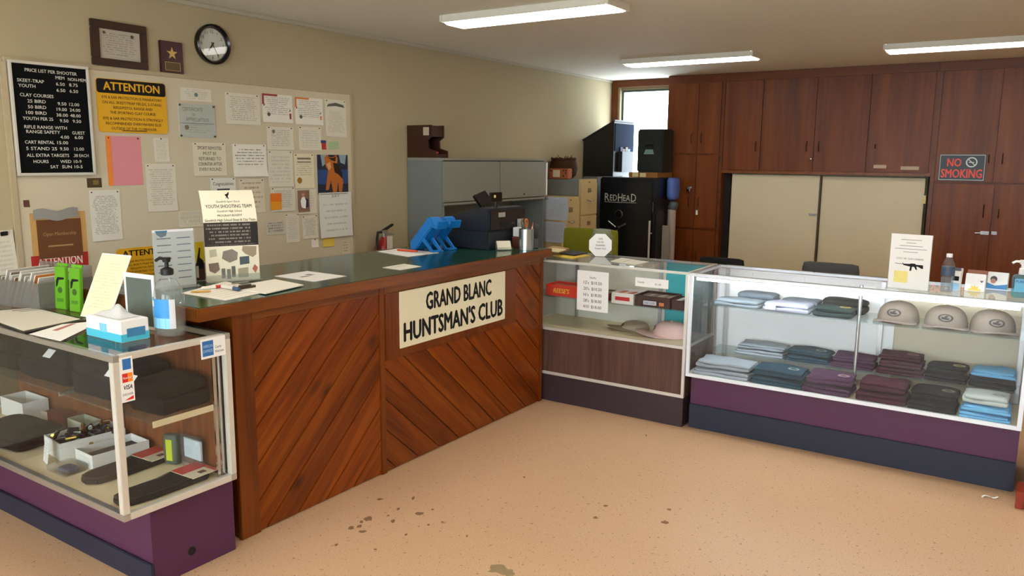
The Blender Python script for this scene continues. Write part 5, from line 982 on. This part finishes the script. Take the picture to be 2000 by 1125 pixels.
# left case top
SZ = SL
lc_ = [RZ(*k, SZ) for k in ((194, 651), (238, 671), (290, 660))]
tx = lc_[1]; d1 = (lc_[0]-lc_[1]); d2 = (lc_[2]-lc_[1]); ang = math.atan2(d1.y, d1.x)-PI
tw_, td_ = d1.length, d2.length; th_ = ztop(tx, 237, 629)-SZ
tb_ = thing('tissue_box', 'white and turquoise tissue box on the left display case', 'tissue box', at(tx.x-tw_/2, tx.y+td_/2, SZ+.001, 0))
part('carton', B(-tw_/2, tw_/2, -td_/2, td_/2, 0, th_), WHITEP, tb_, None, .002)
part('turquoise_foot', MB().box(-tw_/2-.0006, tw_/2+.0006, -td_/2-.0006, td_/2+.0006, .001, th_*.38), P('#49bcd6', .45), tb_); part('blue_patch', B(tw_/2+.0006, tw_/2+.0012, -td_*.30, td_*.36, th_*.22, th_*.62), P('#3f7fae', .45), tb_); part('blue_figure', B(-tw_*.1, tw_*.1, -td_/2-.0012, -td_/2-.0006, th_*.35, th_*.75), P('#7cc4dd', .45), tb_)
part('tissue', MB().grid(lambda u, v: ((u-.5)*tw_*.75, (v-.5)*td_*.75, th_+.004+.032*math.sin(u*PI)*math.sin(v*PI)*(1+.35*math.sin(9*u+5*v))), 14, 10, (0, 0, .001)), glassy('tissue_film', (.85, .86, .86), 1.4, .2, .45, (.9, .9, .9)), tb_)
# big pump sanitizer
b0 = RZ(322, 659, SZ); hs = thing('hand_sanitizer', 'large clear hand sanitizer bottle with black pump on the left case', 'bottle', at(b0.x-.03, b0.y+.045, SZ+.001)); sh_ = ztop(b0, 315, 503)-SZ; k_ = sh_/.285
GEL = glassy('clear_gel', (.92, .92, .87), 1.4, .05, .08, (.8, .8, .72)); bodyp = [(.052, 0), (.058, .006), (.06, .02), (.06, .14), (.054, .165), (.038, .19), (.022, .205), (.018, .21), (.018, .222)]
sc_ = Matrix.Diagonal((k_, k_*.82, k_, 1))
part('bottle', MB().lathe(bodyp, 32).xf(sc_), glassy('hazy_plastic', (.93, .95, .95), 1.48, .06, .07, (.85, .86, .84)), hs); part('gel', MB().lathe([(.048, .003), (.054, .01), (.055, .05), (.05, .052)], 28).xf(sc_), GEL, hs)
cl = MB()
def lab(u, v): t = math.radians(-150+u*111); return (.0608*k_*math.cos(t), .0608*k_*.82*math.sin(t), k_*(.03+.105*v))
part('label', MB().grid(lab, 14, 4), P('#3d93d6', .4), hs); part('label_cloud', MB().grid(lambda u, v: tuple(V(lab(.1+u*.3, .72+v*.2))*1.006), 6, 3), WHITEP, hs); part('label_band', MB().grid(lambda u, v: tuple(V(lab(u, .0+v*.35))*1.004), 10, 2), P('#8fd0ee', .4), hs)
def lab2(u, v): t = math.radians(-39+u*22); return (.0606*k_*math.cos(t), .0606*k_*.82*math.sin(t), k_*(.03+.105*v))
part('back_label', MB().grid(lab2, 8, 3), P('#c9ccd0', .5), hs)
part('pump_collar', MB().lathe([(.020, .216), (.022, .218), (.022, .236), (.012, .242), (.007, .244), (.007, .268)], 20).xf(Matrix.Diagonal((k_, k_, k_, 1))), BLACK, hs); part('pump_head', MB().cyl((0, 0, .262*k_), (0, 0, .278*k_), .013*k_, .016*k_, 16).tube([(0, 0, .272*k_), (-.025*k_, -.01*k_, .275*k_), (-.04*k_, -.016*k_, .265*k_)], .006*k_, 8), BLACK, hs)
# clipboard, papers
flat('document_board', 'dark clipboard carrying a cream form on the left case', 'clipboard', ((-60, 612), (66, 602), (173, 626), (48, 652)), SZ, plain('dark_board', '#2b2622', .5), .004, lambda T, q, z: (part('form', MB().prism([tuple(bil(q, u, v))[:2] for u, v in ((.03, .05), (.95, .06), (.93, .93), (.03, .95))], z, z+.002), P('#d8d2c4', .7), T), strips([(.55, .9, .12, .15), (.6, .9, .2, .22)], '#6a655c')(T, q, z+.002)))
flat('price_leaflet', 'white leaflet with a red stripe beside the tissue box', 'leaflet', ((58, 653), (122, 634), (200, 627), (118, 667)), SZ+.0052, WHITEP, .001, strips([(.4, .95, .25, .40)], '#b8706a', 'red_stripe'))
# cream card and framed picture
T, w, h = panel('cream_card', 'tall cream notice leaning back in a clear easel on the left case', 'sign', (158, 618), (212, 626), (187, 499), SZ, 0); bpy.data.objects.remove(T)
q = [RZ(158, 619, SZ), RZ(212, 627, SZ)]; r = (q[1]-q[0]).normalized(); n = V((r.y, -r.x, 0)); w = (q[1]-q[0]).length
lean = .45; u = V((0, 0, 1))*math.cos(lean)-n*math.sin(lean)
# length of the card so that its top edge meets the photographed one
def proj(p): d = p-CAM; k = d.dot(FW); return (1000+FPX*d.dot(CR)/k, 562.5-FPX*d.dot(CU)/k)
hh = next((k*.005 for k in range(20, 120) if proj(q[0]+u*(k*.005))[1] < 499), .3)
T = thing('cream_notice', 'tall cream notice leaning back in a clear easel on the left case', 'sign', frame((q[0]+q[1])/2+V((0, 0, .003)), r, u))
part('card', B(-w/2, w/2, .004, hh, 0, .002), printed('notice_print', '#e4e2b6', '#a8a684', 20, .42, size=.35), T); part('white_edge', B(-w/2-.004, w/2+.004, 0, hh+.005, -.003, 0), P('#e8e8e4', .4), T); part('easel_back', MB().prism([(0, 0), (hh*math.sin(lean)+.02, 0), (hh*.5*math.sin(lean)+.012, hh*.5*math.cos(lean)*.9)], -.02, .02, 0).xf(frame((0, 0, 0), r, (0, 0, 1)).inverted() @ Matrix.Identity(4)) if False else MB().tube([(0, hh*.7, -.003), (0, hh*.7*math.cos(lean)**2-.002, -.003-hh*.7*math.cos(lean)*math.sin(lean))], .004, 6), ACRYL, T)
T, w, h = panel('picture_frame', 'white-bordered grey-green picture frame behind the sanitizer bottle', 'frame', (248, 637), (306, 647), (241, 532), SZ, 0)
part('border', B(-w/2, w/2, 0, h, -.006, 0), P('#e2e6e8', .4), T, None, .001); part('picture', B(-w*.42, w*.42, h*.06, h*.92, 0, .0008), plain('grey_green_print', '#5a665e', .35, 0, .5, .35, 22), T); part('easel', MB().prism([(0, h*.7), (-.004, h*.7), (-.10, 0), (-.09, 0)], -.02, .02, 0).xf(Matrix(((1, 0, 0, 0), (0, 0, 1, 0), (0, 1, 0, 0), (0, 0, 0, 1)))) if False else MB().tube([(0, h*.7, -.006), (0, .012, -.08)], .004, 6), ACRYL, T)
# lime green boxes
LIME = plain('lime_card', '#62a51c', .5, 0, .4, .05, 12)
for i, (bl, br, tl, lab_) in enumerate((((108, 603), (129, 605.6), (116, 515), 'lime green blister box next to the red attention sign'), ((136, 608), (157, 611), (143, 518), 'lime green blister box next to the cream notice'))):
    T, w, h = panel('lime_box', lab_, 'box', bl, br, tl, SZ, .06); dd = .016
    part('carton', B(-w/2, w/2, 0, h*.93, -dd, 0), LIME, T, None, .002); part('hang_flap', B(-w/2, w/2, h*.94, h, -.02, -.012), LIME, T, None, .001); part('window', MB().prism([(-w*.35, h*.48), (-w*.35, h*.62), (-w*.2, h*.70), (w*.38, h*.70), (w*.38, h*.66), (-w*.1, h*.64), (-w*.2, h*.52)], 0, .0008), INK, T)
    part('round_mark', disc(MB(), 0, h*.42, w*.2, 0, .0008, 16), P('#3f5a26', .5), T); part('print', B(-w*.3, w*.3, h*.16, h*.24, 0, .0008), P('#4c8220', .5), T)
# magazine bin
q0 = RZ(100, 607, SZ); mb_ = thing('magazine_bin', 'smoky acrylic bin of magazines at the wall end of the left case', 'bin', at(q0.x-.225, q0.y+.075, SZ+.001, .12)); SM = glassy('smoky_acrylic', (.62, .61, .58), 1.45, .08, .25, (.45, .43, .40))
bz_ = .12
for n_, bx in (('front', (-.20, .18, -.13, -.126, 0, bz_)), ('back', (-.20, .18, .126, .13, 0, bz_+.05)), ('side', (.18, .184, -.13, .13, 0, bz_)), ('side', (-.204, -.2, -.13, .13, 0, bz_)), ('floor', (-.2, .18, -.126, .126, 0, .004))): part(n_, B(*bx), SM, mb_)
for k in range(12):
    c = ('#b9b4a8', '#c9c5bc', '#8f8475', '#d4cfc6', '#a4774f', '#e0ddd6')[k % 6]; o = mb_.matrix_world @ V((-.19+.023*k, 0, .006))
    if k in (10, 11): c = ('#d9894a', '#d9d6d0')[k-10]
    T = thing('magazine', 'worn magazine leaning in the smoky acrylic bin' if k < 10 else ('orange-covered magazine leaning in the smoky acrylic bin' if k == 10 else 'white-covered magazine at the front of the acrylic bin'), 'magazine', Matrix.Translation(o) @ Matrix.Rotation(.12, 4, 'Z') @ Matrix.Rotation(.46, 4, 'Y'), 'magazines in the acrylic bin')
    part('pages', B(0, .006, -.10+.004*(k % 3), .10, 0, .135+.012*((k*7) % 4)), P('#d6d0c4', .7), T); part('cover', B(.006, .008, -.10+.004*(k % 3), .10, 0, .137+.012*((k*7) % 4)), P(c, .5), T)
# ================================================================== goods in the left showcase
ZD = LZB+.0175; ZS = .6565
def garment(label, x, y, z, w, d, h, c, seed, rz=0, tagged=None, emblem=None, name='folded_garment', cat='garment', group=None, layers=2, rnd=.02):
    T = thing(name, label, cat, at(x, y, z, rz), group); m = plain('cloth_'+c.lstrip('#'), c, .9, 0, .15, .14, 35, .25)
    part('body', MB().soft(w, d, h*.55, min(rnd, h*.26), .009, seed, 9), m, T); part('folded_top', MB().soft(w*.97, d*.96, h*.5, min(rnd, h*.24), .011, seed+5, 9, (w*.01, 0, h*.5), h*.12), m, T)
    if tagged: part('price_tag', MB().box(-.028, .028, -.0006, .0006, -.02, .02).xf(Matrix.Rotation(-.8, 4, 'X')).sh((tagged[0], -d*.5-.012, tagged[1]+.012)), WHITEP, T, 'white price tag')
    if emblem: part('embroidery', MB().lathe([(.020, 0), (.032, .0015), (.030, .003), (.020, .003)], 16, close=False).xf(Matrix.Diagonal((1, .8, 1, 1))).sh((w*.28, -d*.12, h*.97)), P(emblem, .7), T)
    return T
for i, (x, w, h, c, lab, tg) in enumerate(((-1.25, .42, .15, '#0a0b0d', 'black folded jacket at the wall end of the glass shelf', None), (-.80, .40, .17, '#0e1116', 'dark navy folded jacket on the glass shelf', (.1, .13)), (-.37, .36, .16, '#14161a', 'charcoal folded vest on the glass shelf with white tags', (.13, .12)), (-.04, .20, .13, '#1d1613', 'dark brown folded vest at the open end of the glass shelf', (-.06, .12)))):
    garment(lab, x, -2.70, ZS, w, .22, h, c, i+11, .03*i, tg, None, 'folded_jacket', 'jacket')
def obox(name, label, cat, x, y, z, w, d, h, rz, m, fill=None, t=.004):
    T = thing(name, label, cat, at(x, y, z, rz))
    part('bottom', B(-w/2, w/2, -d/2, d/2, 0, t), m, T)
    for bx in ((-w/2, w/2, -d/2, -d/2+t), (-w/2, w/2, d/2-t, d/2), (-w/2, -w/2+t, -d/2+t, d/2-t), (w/2-t, w/2, -d/2+t, d/2-t)): part('side', B(*bx, t, h), m, T)
    if fill: fill(T, w-2*t, d-2*t, h)
    return T
def heap(T, w, d, h):
    rnd = random.Random(5); cs = [P('#8d8f88', .25, .9), P('#b89a4a', .25, .8), P('#5a5d5a', .3, .8), P('#7f8f86', .25, .7), P('#2b2c2b', .4)]
    for k in range(46):
        x, y = rnd.uniform(-.44, .44)*w, rnd.uniform(-.42, .42)*d; z = h*.55+.03*(1-(2*x/w)**2)*rnd.random()+.012*(k % 3); dd = V((rnd.uniform(-1, 1), rnd.uniform(-1, 1), rnd.uniform(-.3, .5))).normalized()
        part('metal_fitting', MB().cyl(V((x, y, z))-dd*.018, V((x, y, z))+dd*.02, .008, .0075, 8).cyl(V((x, y, z))+dd*.016, V((x, y, z))+dd*.023, .010, .009, 8), cs[k % 5], T)
    part('packing', B(-w/2, w/2, -d/2, d/2, .005, h*.55), P('#44443c', .8), T)
WB_ = plain('white_carton', '#e0dfd8', .6, 0, .3, .03, 10)
c0 = RZ(112, 905, ZD)
a0, a1 = RZ(91, 893, ZD), RZ(136, 907, ZD)
obox('parts_tray', 'long white box heaped with loose metal fittings', 'box', a1.x-.13, a1.y+.14, ZD, .17, .27, .075, -.12, WB_, heap)
b0, b1 = RZ(142, 905, ZD), RZ(187, 917, ZD)
bw_ = (b1-b0).length; obox('open_carton', 'white open carton with small print in front of the heaped parts box', 'box', (b0.x+b1.x)/2+.012, b0.y+.128, ZD, bw_, .24, .062, -.05, WB_, lambda T, w, d, h: (part('contents', B(-w/2, w/2, -d/2, d/2, .005, .03), P('#3c3a38', .8), T), part('print', B(-w*.2, w*.35, -d/2-.0055, -d/2-.0045, .018, .045), printed('carton_print', '#dfded8', '#8a8a88', 4, .6, size=.5), T)))
q = RZ(86, 907, ZD); T = thing('price_slip', 'small white price slip leaning on the heaped parts box', 'card', frame((q.x-.012, q.y+.012, ZD+.001), (.95, -.25, 0), (0, .15, 1))); part('card', B(-.035, .035, 0, .105, 0, .0012), printed('slip_print', '#e6e6e2', '#9a9a98', 9, .5), T)
q = RZ(118, 925, ZD); T = thing('bagged_item', 'clear plastic bag holding a dark blue item', 'bag', at(q.x, q.y+.03, ZD)); part('bag', MB().soft(.15, .10, .035, .015, .012, 6, 8), PLAST, T); part('blue_item', MB().soft(.08, .05, .02, .01, .006, 9, 5, (.01, 0, .005)), P('#26324e', .5), T)
def pad(label, tip, end, seed):
    a, b = RZ(*tip, ZD), RZ(*end, ZD); d = b-a; L = d.length; T = thing('padded_pouch', label, 'pouch', at(a.x, a.y, ZD+.001, math.atan2(d.y, d.x)))
    prof = [(0, 0), (.01, .04), (.06, .062), (.20, .055), (.26, .07), (L-.02, .066), (L-.02, -.066), (.12, -.062), (.03, -.045)]
    part('body', MB().prism(prof, 0, .026), plain('black_neoprene', '#131416', .85, 0, .2, .2, 120, .2), T, None, .006); part('seam', MB().tube([(x*.97+.004, y*.93, .027) for x, y in prof+[prof[0]]], .0018, 5), BLACK, T)
    part('header_card', B(L-.10, L+.02, -.072, .072, .0265, .0285), P('#d9cdb4', .5), T); part('red_print', B(L-.098, L+.018, -.002, .070, .0285, .0289), P('#c23a34', .5), T); part('brown_print', B(L-.05, L-.02, -.05, -.025, .0285, .0289), P('#5a3a2a', .5), T); part('red_corner', B(L-.0, L+.018, -.072, -.004, .0285, .0289), P('#c05a50', .5), T)
pad('black padded pouch with red header card beside the white carton', (165, 948), (318, 893), 1); pad('black padded pouch with red header card along the front of the case end', (228, 990), (398, 925), 2)
garment('black fleece bundle on the deck at the wall end', RZ(20, 880, ZD).x-.10, -2.83, ZD, .34, .22, .085, '#090a0c', 41, .1, None, None, 'fleece_bundle', 'garment')
q = RZ(95, 832, ZD); T = thing('red_card_pack', 'small red carded pack behind the black fleece bundle', 'pack', at(q.x+.04, -2.625, ZD, .2)); part('card', B(-.07, .07, -.04, .04, 0, .07), P('#6f2a1e', .6), T, None, .002); part('flap', B(-.07, -.03, -.0415, -.0402, .03, .075), P('#c9beb0', .6), T)
obox('pale_carton', 'pale green-white carton at the back under the shelf', 'box', -.86, -2.615, ZD, .14, .08, .07, 0, P('#a9ac94', .6)); obox('white_carton', 'white carton at the wall end of the case deck', 'box', -1.36, -2.64, ZD, .22, .12, .09, 0, WB_)
T = thing('lime_tag_pack', 'lime-labelled pack standing behind the white carton', 'pack', at(-.20, -2.60, ZD, .3)); part('pack', MB().soft(.07, .04, .13, .015, .004, 3, 5), P('#4b5548', .5), T); part('lime_label', B(-.015, .015, -.0225, -.021, .02, .11), P('#b6c22a', .5), T)
T = thing('clear_packet', 'clear packet with white insert hanging below the shelf end', 'packet', at(-.07, -2.595, ZD)); part('packet', MB().soft(.13, .04, .15, .02, .008, 8, 6), PLAST, T); part('white_insert', B(-.05, .06, -.004, .004, .05, .13), P('#c9d4d8', .6), T)
# ================================================================== goods in the middle case
def glued(px0, py0, px1, py1, y): a, b = RY(px0, py0, y), RY(px1, py1, y); return frontf(((a.x+b.x)/2, y, (a.z+b.z)/2)), b.x-a.x, a.z-b.z
M, w, h = glued(1128, 527, 1187, 612, MY0+.0055); T = thing('shell_price_sheet', 'white sheet of shell prices taped inside the middle case glass', 'sign', M); part('sheet', B(-w/2, w/2, -h/2, h/2, -.001, 0), WHITEP, T)
m = MB(); text(m, 'Shells', 0, h*.34, h*.05, w*.2, 0)
for k, s in enumerate(("12's  $10.50", "20's  $10.50", "16's  $18.00", "28's  $18.00", '410  $18.00')): text(m, s, .0, h*(.21-.15*k), h*.075, w*.58, .006)
part('lettering', m, P('#3a3a48', .6), T)
M, w, h = glued(1241, 541, 1305, 565, MY0+.0055); T = thing('candy_price_strip', 'white candy price strip taped inside the middle case glass', 'sign', M); part('strip', B(-w/2, w/2, -h/2, h/2, -.001, 0), WHITEP, T); m = MB(); text(m, 'Candy', -w*.32, 0, h*.2, w*.2, .004); text(m, '$1.00', w*.2, -h*.1, h*.18, w*.18, .004); part('lettering', m, P('#4a4a58', .6), T)
ZM = .7085
def shelf_box(name, label, px0, px1, y, d, h, c, deco=None, opn=True, cat='candy box', rz=0):
    a, b = RY(px0, 590, y), RY(px1, 590, y); w = b.x-a.x; m = c if not isinstance(c, str) else P(c, .5)
    T = obox(name, label, cat, (a.x+b.x)/2, y+d/2, ZM, w, d, h, rz, m)
    if deco: deco(T, w, d, h)
    return T
def bars_fill(cols, n):
    def f(T, w, d, h):
        for k in range(n): part('candy_bar', MB().soft(w*.9/n, d*.86, .022, .008, .003, k, 4, (-w*.45+w*.9/n*(k+.5), 0, h*.55)), P(cols[k % len(cols)], .4), T)
    return f
def lett(s, c, fx=.6, fh=.4, sl=0, yoff=0):
    def f(T, w, d, h): m = MB(); text(m, s, 0, 0, h*fh, w*fx, .02, slant=sl); m.xf(Matrix.Rotation(PI/2, 4, 'X')); part('lettering', m.sh((0, -d/2-.001, h*.5+yoff)), P(c, .4), T)
    return f
shelf_box('red_candy_box', 'bright orange-red candy box with yellow script on the shelf', 1066, 1126, .12, .16, .075, '#d8341c', lambda *a: (lett("REESE'S", '#f0c040', .5, .4, .2)(*a), bars_fill(('#d8601c', '#c84a18'), 4)(*a)))
shelf_box('brown_candy_tray', 'low brown candy tray behind the price sheet', 1160, 1192, .16, .14, .05, '#4a1c18', bars_fill(('#4a2a1c',), 2))
shelf_box('white_candy_box', 'white candy box with red print and red wrappers', 1194, 1237, .11, .18, .07, '#e2ddd6', lambda *a: (part('red_print', B(-a[1]*.33, a[1]*.33, -a[2]/2-.0012, -a[2]/2-.0002, a[3]*.3, a[3]*.65), P('#c2262c', .4), a[0]), bars_fill(('#c4463c', '#d8b8a8', '#b83a34'), 4)(*a)))
def snick(T, w, d, h): part('blue_label', B(-w*.25, w*.12, -d/2-.0012, -d/2-.0002, h*.2, h*.55), P('#e8e4e0', .4), T); m = MB(); text(m, 'SNICKERS', -w*.065, 0, h*.24, w*.33, .02, slant=.15); m.xf(Matrix.Rotation(PI/2, 4, 'X')); part('lettering', m.sh((0, -d/2-.0016, h*.38)), P('#28489a', .4), T); part('orange_mark', B(w*.2, w*.34, -d/2-.0012, -d/2-.0002, h*.2, h*.5), P('#c9784a', .4), T); bars_fill(('#6b4a3a', '#8a7468', '#5b3a2c', '#a08a80'), 6)(T, w, d, h)
shelf_box('dark_candy_tray', 'dark brown candy tray with blue lettered white label', 1240, 1308, .11, .20, .07, '#3c1f17', snick)
shelf_box('small_dark_tray', 'small dark candy tray at the end of the shelf', 1312, 1334, .12, .18, .06, '#3a1d16', bars_fill(('#b9b0a8', '#5b3a2c'), 2))
def cap(label, x, y, z, rz, c, ec, s=1.0, flat_=1.0, brimc=None, txt=None):
    T = thing('baseball_cap', label, 'cap', at(x, y, z, rz)); m = plain('cap_'+c.lstrip('#'), c, .85, 0, .2, .06, 60, .15)
    a, b, hh = .088*s, .10*s, .115*s*flat_
    def crown(u, v):
        t = u*2*PI; ph = v*PI/2; fr = max(0, -math.sin(t)); r = math.cos(ph)**.72
        return (a*r*math.cos(t), b*r*math.sin(t), hh*(math.sin(ph)**.85)*(1+.06*fr*math.cos(ph))+.002)
    part('crown', MB().grid(crown, 32, 12), m, T)
    def brim(u, v):
        t = PI*1.08+u*PI*.84; k = v; x_ = a*1.0*math.cos(t); y_ = b*math.sin(t)
        return (x_*(1+.08*k), y_-.10*s*k*max(0, -math.sin(t))**.7, .004+.004*s*(1-k)+.026*s*(1-(x_/a)**2)*(.35+.65*k))
    part('brim', MB().grid(brim, 18, 6, (0, 0, .003)), plain('cap_'+(brimc or c).lstrip('#'), brimc or c, .85, 0, .2, .06, 60, .15), T)
    part('button', MB().lathe([(.001, .0), (.008, .0), (.007, .006), (.001, .008)], 10, (0, 0, hh)), m, T)
    def emb(u, v): t = -PI/2+(u-.5)*.75; ph = .30+v*.42; p_ = V(crown((t % (2*PI))/(2*PI), ph/(PI/2))); return p_+V((p_.x, p_.y, 0)).normalized()*.0025
    em = P(ec, .7); rg = MB(); n_ = 24
    for k in range(n_):
        t0, t1 = 2*PI*k/n_, 2*PI*(k+1)/n_; rg.add([emb(.5+.5*r*math.cos(t), .5+.5*r*math.sin(t)) for r, t in ((1, t0), (1, t1), (.74, t1), (.74, t0))], [(0, 1, 2, 3)])
    eo = part('emblem', rg, em, T, 'dark stitched round emblem')
    part('emblem_figure', MB().add([emb(u, v) for u, v in ((.25, .3), (.7, .25), (.75, .45), (.55, .5), (.7, .75), (.5, .8), (.4, .55), (.22, .6))], [(0, 1, 2, 3), (3, 4, 5, 6), (0, 3, 6, 7)]), em, eo)
    return T
q = RZ(1228, 648, .501); cap('grey-tan cap lying on the middle case deck', q.x, q.y+.10, .5005, -1.0, '#a8967f', '#4a3a3a', .95, .5)
q = RZ(1285, 660, .501); cap('pale pink cap lying next to the grey-tan cap', q.x+.045, q.y+.10, .5005, -1.15, '#e2bcb4', '#6a3038', 1.15, .72)
# ================================================================== goods in the long case
ZR = RZB+.0148; ZSH, ZLO = .7605, .4535
for i, (px, py, lab) in enumerate(((1742, 640, 'grey cap with dark emblem next to the dark green shirts'), (1840, 648, 'grey cap with dark emblem in the middle of the three caps'), (1934, 658, 'grey cap with dark emblem at the outer end of the shelf'))):
    q = RZ(px, py, ZSH); cap(lab, q.x, .275, ZSH+.0005, -.1+.15*i, '#665c53', '#141212', 1.18, .80)
def stack(spans, y, d, z, prefix, kh=1.3):
    for i, (px0, px1, cols, hs, emb, nm) in enumerate(spans):
        a, b = RY(px0, 720, y), RY(px1, 720, y); w = b.x-a.x; zz = z
        for k, (c, h) in enumerate(zip(cols, hs)):
            h *= kh
            rank = ('lowest', 'upper', 'topmost')[k] if len(cols) > 1 else 'single'
            garment('%s %s folded shirt in %s' % (rank, nm, prefix), (a.x+b.x)/2+.006*(k % 2), y+d/2+.004*k, zz, w*1.0-.012*k, d-.006*k, h, c, i*7+k, .03*math.sin(i*3+k), None, emb if k == len(cols)-1 else None, 'folded_shirt', 'shirt', 'folded shirts in the long case'); zz += h+.006
G, TL, MR, BK, LB = '#98a1aa', '#1a3d4c', '#431c2c', '#0d0e12', '#6fb2dc'
stack([(1352, 1462, (G, G), (.034, .032), None, 'pale grey'), (1464, 1566, (TL, TL), (.036, .036), '#7d8f86', 'teal'), (1568, 1664, ('#482a44', '#482a44'), (.038, .036), '#9a7f86', 'plum'), (1672, 1774, (MR, MR), (.042, .040), '#8d6a5a', 'maroon'), (1776, 1876, (BK, BK), (.040, .036), '#6a6248', 'black'), (1879, 1984, (LB, LB, '#b9c2bd'), (.024, .024, .034), '#a9a898', 'light blue and cream')], .035, .20, ZR, 'the front row')
stack([(1432, 1528, (G, G), (.026, .024), None, 'pale grey'), (1530, 1616, (TL, TL), (.028, .026), '#7d8f86', 'teal'), (1618, 1706, ('#482a44', '#482a44'), (.028, .026), None, 'plum'), (1708, 1802, (MR, MR, MR), (.03, .03, .026), '#8d5a4a', 'maroon'), (1804, 1890, (BK, BK), (.034, .034), '#9a8a58', 'black'), (1892, 1986, (BK, LB), (.044, .030), None, 'black and light blue')], .278, .165, ZLO, 'the back row', 1.2)
def upper(spans, y, d, prefix):
    for i, (px0, px1, c, h, nm, emb) in enumerate(spans):
        a, b = RY(px0, 600, y), RY(px1, 600, y); garment('%s %s' % (nm, prefix), (a.x+b.x)/2, y+d/2, ZSH, b.x-a.x, d, h, c, 70+i, .02, (-.08, .02) if i == 1 else None, emb, 'folded_shirt', 'shirt', 'folded shirts in the long case')
upper([(1394, 1482, '#6f7a82', .045, 'blue-grey folded shirt at the counter end', None), (1488, 1580, '#8c90a0', .055, 'pale lilac folded shirt with white tag', None), (1588, 1664, '#122626', .06, 'dark green folded shirt with gold print', '#8a7a4a')], .142, .14, 'on the upper shelf')
upper([(1436, 1512, '#626d78', .07, 'slate folded shirt', None), (1520, 1596, '#626d78', .055, 'second slate folded shirt', None), (1600, 1690, '#101c1f', .085, 'blackish green folded shirt', None)], .305, .14, 'at the back of the upper shelf')
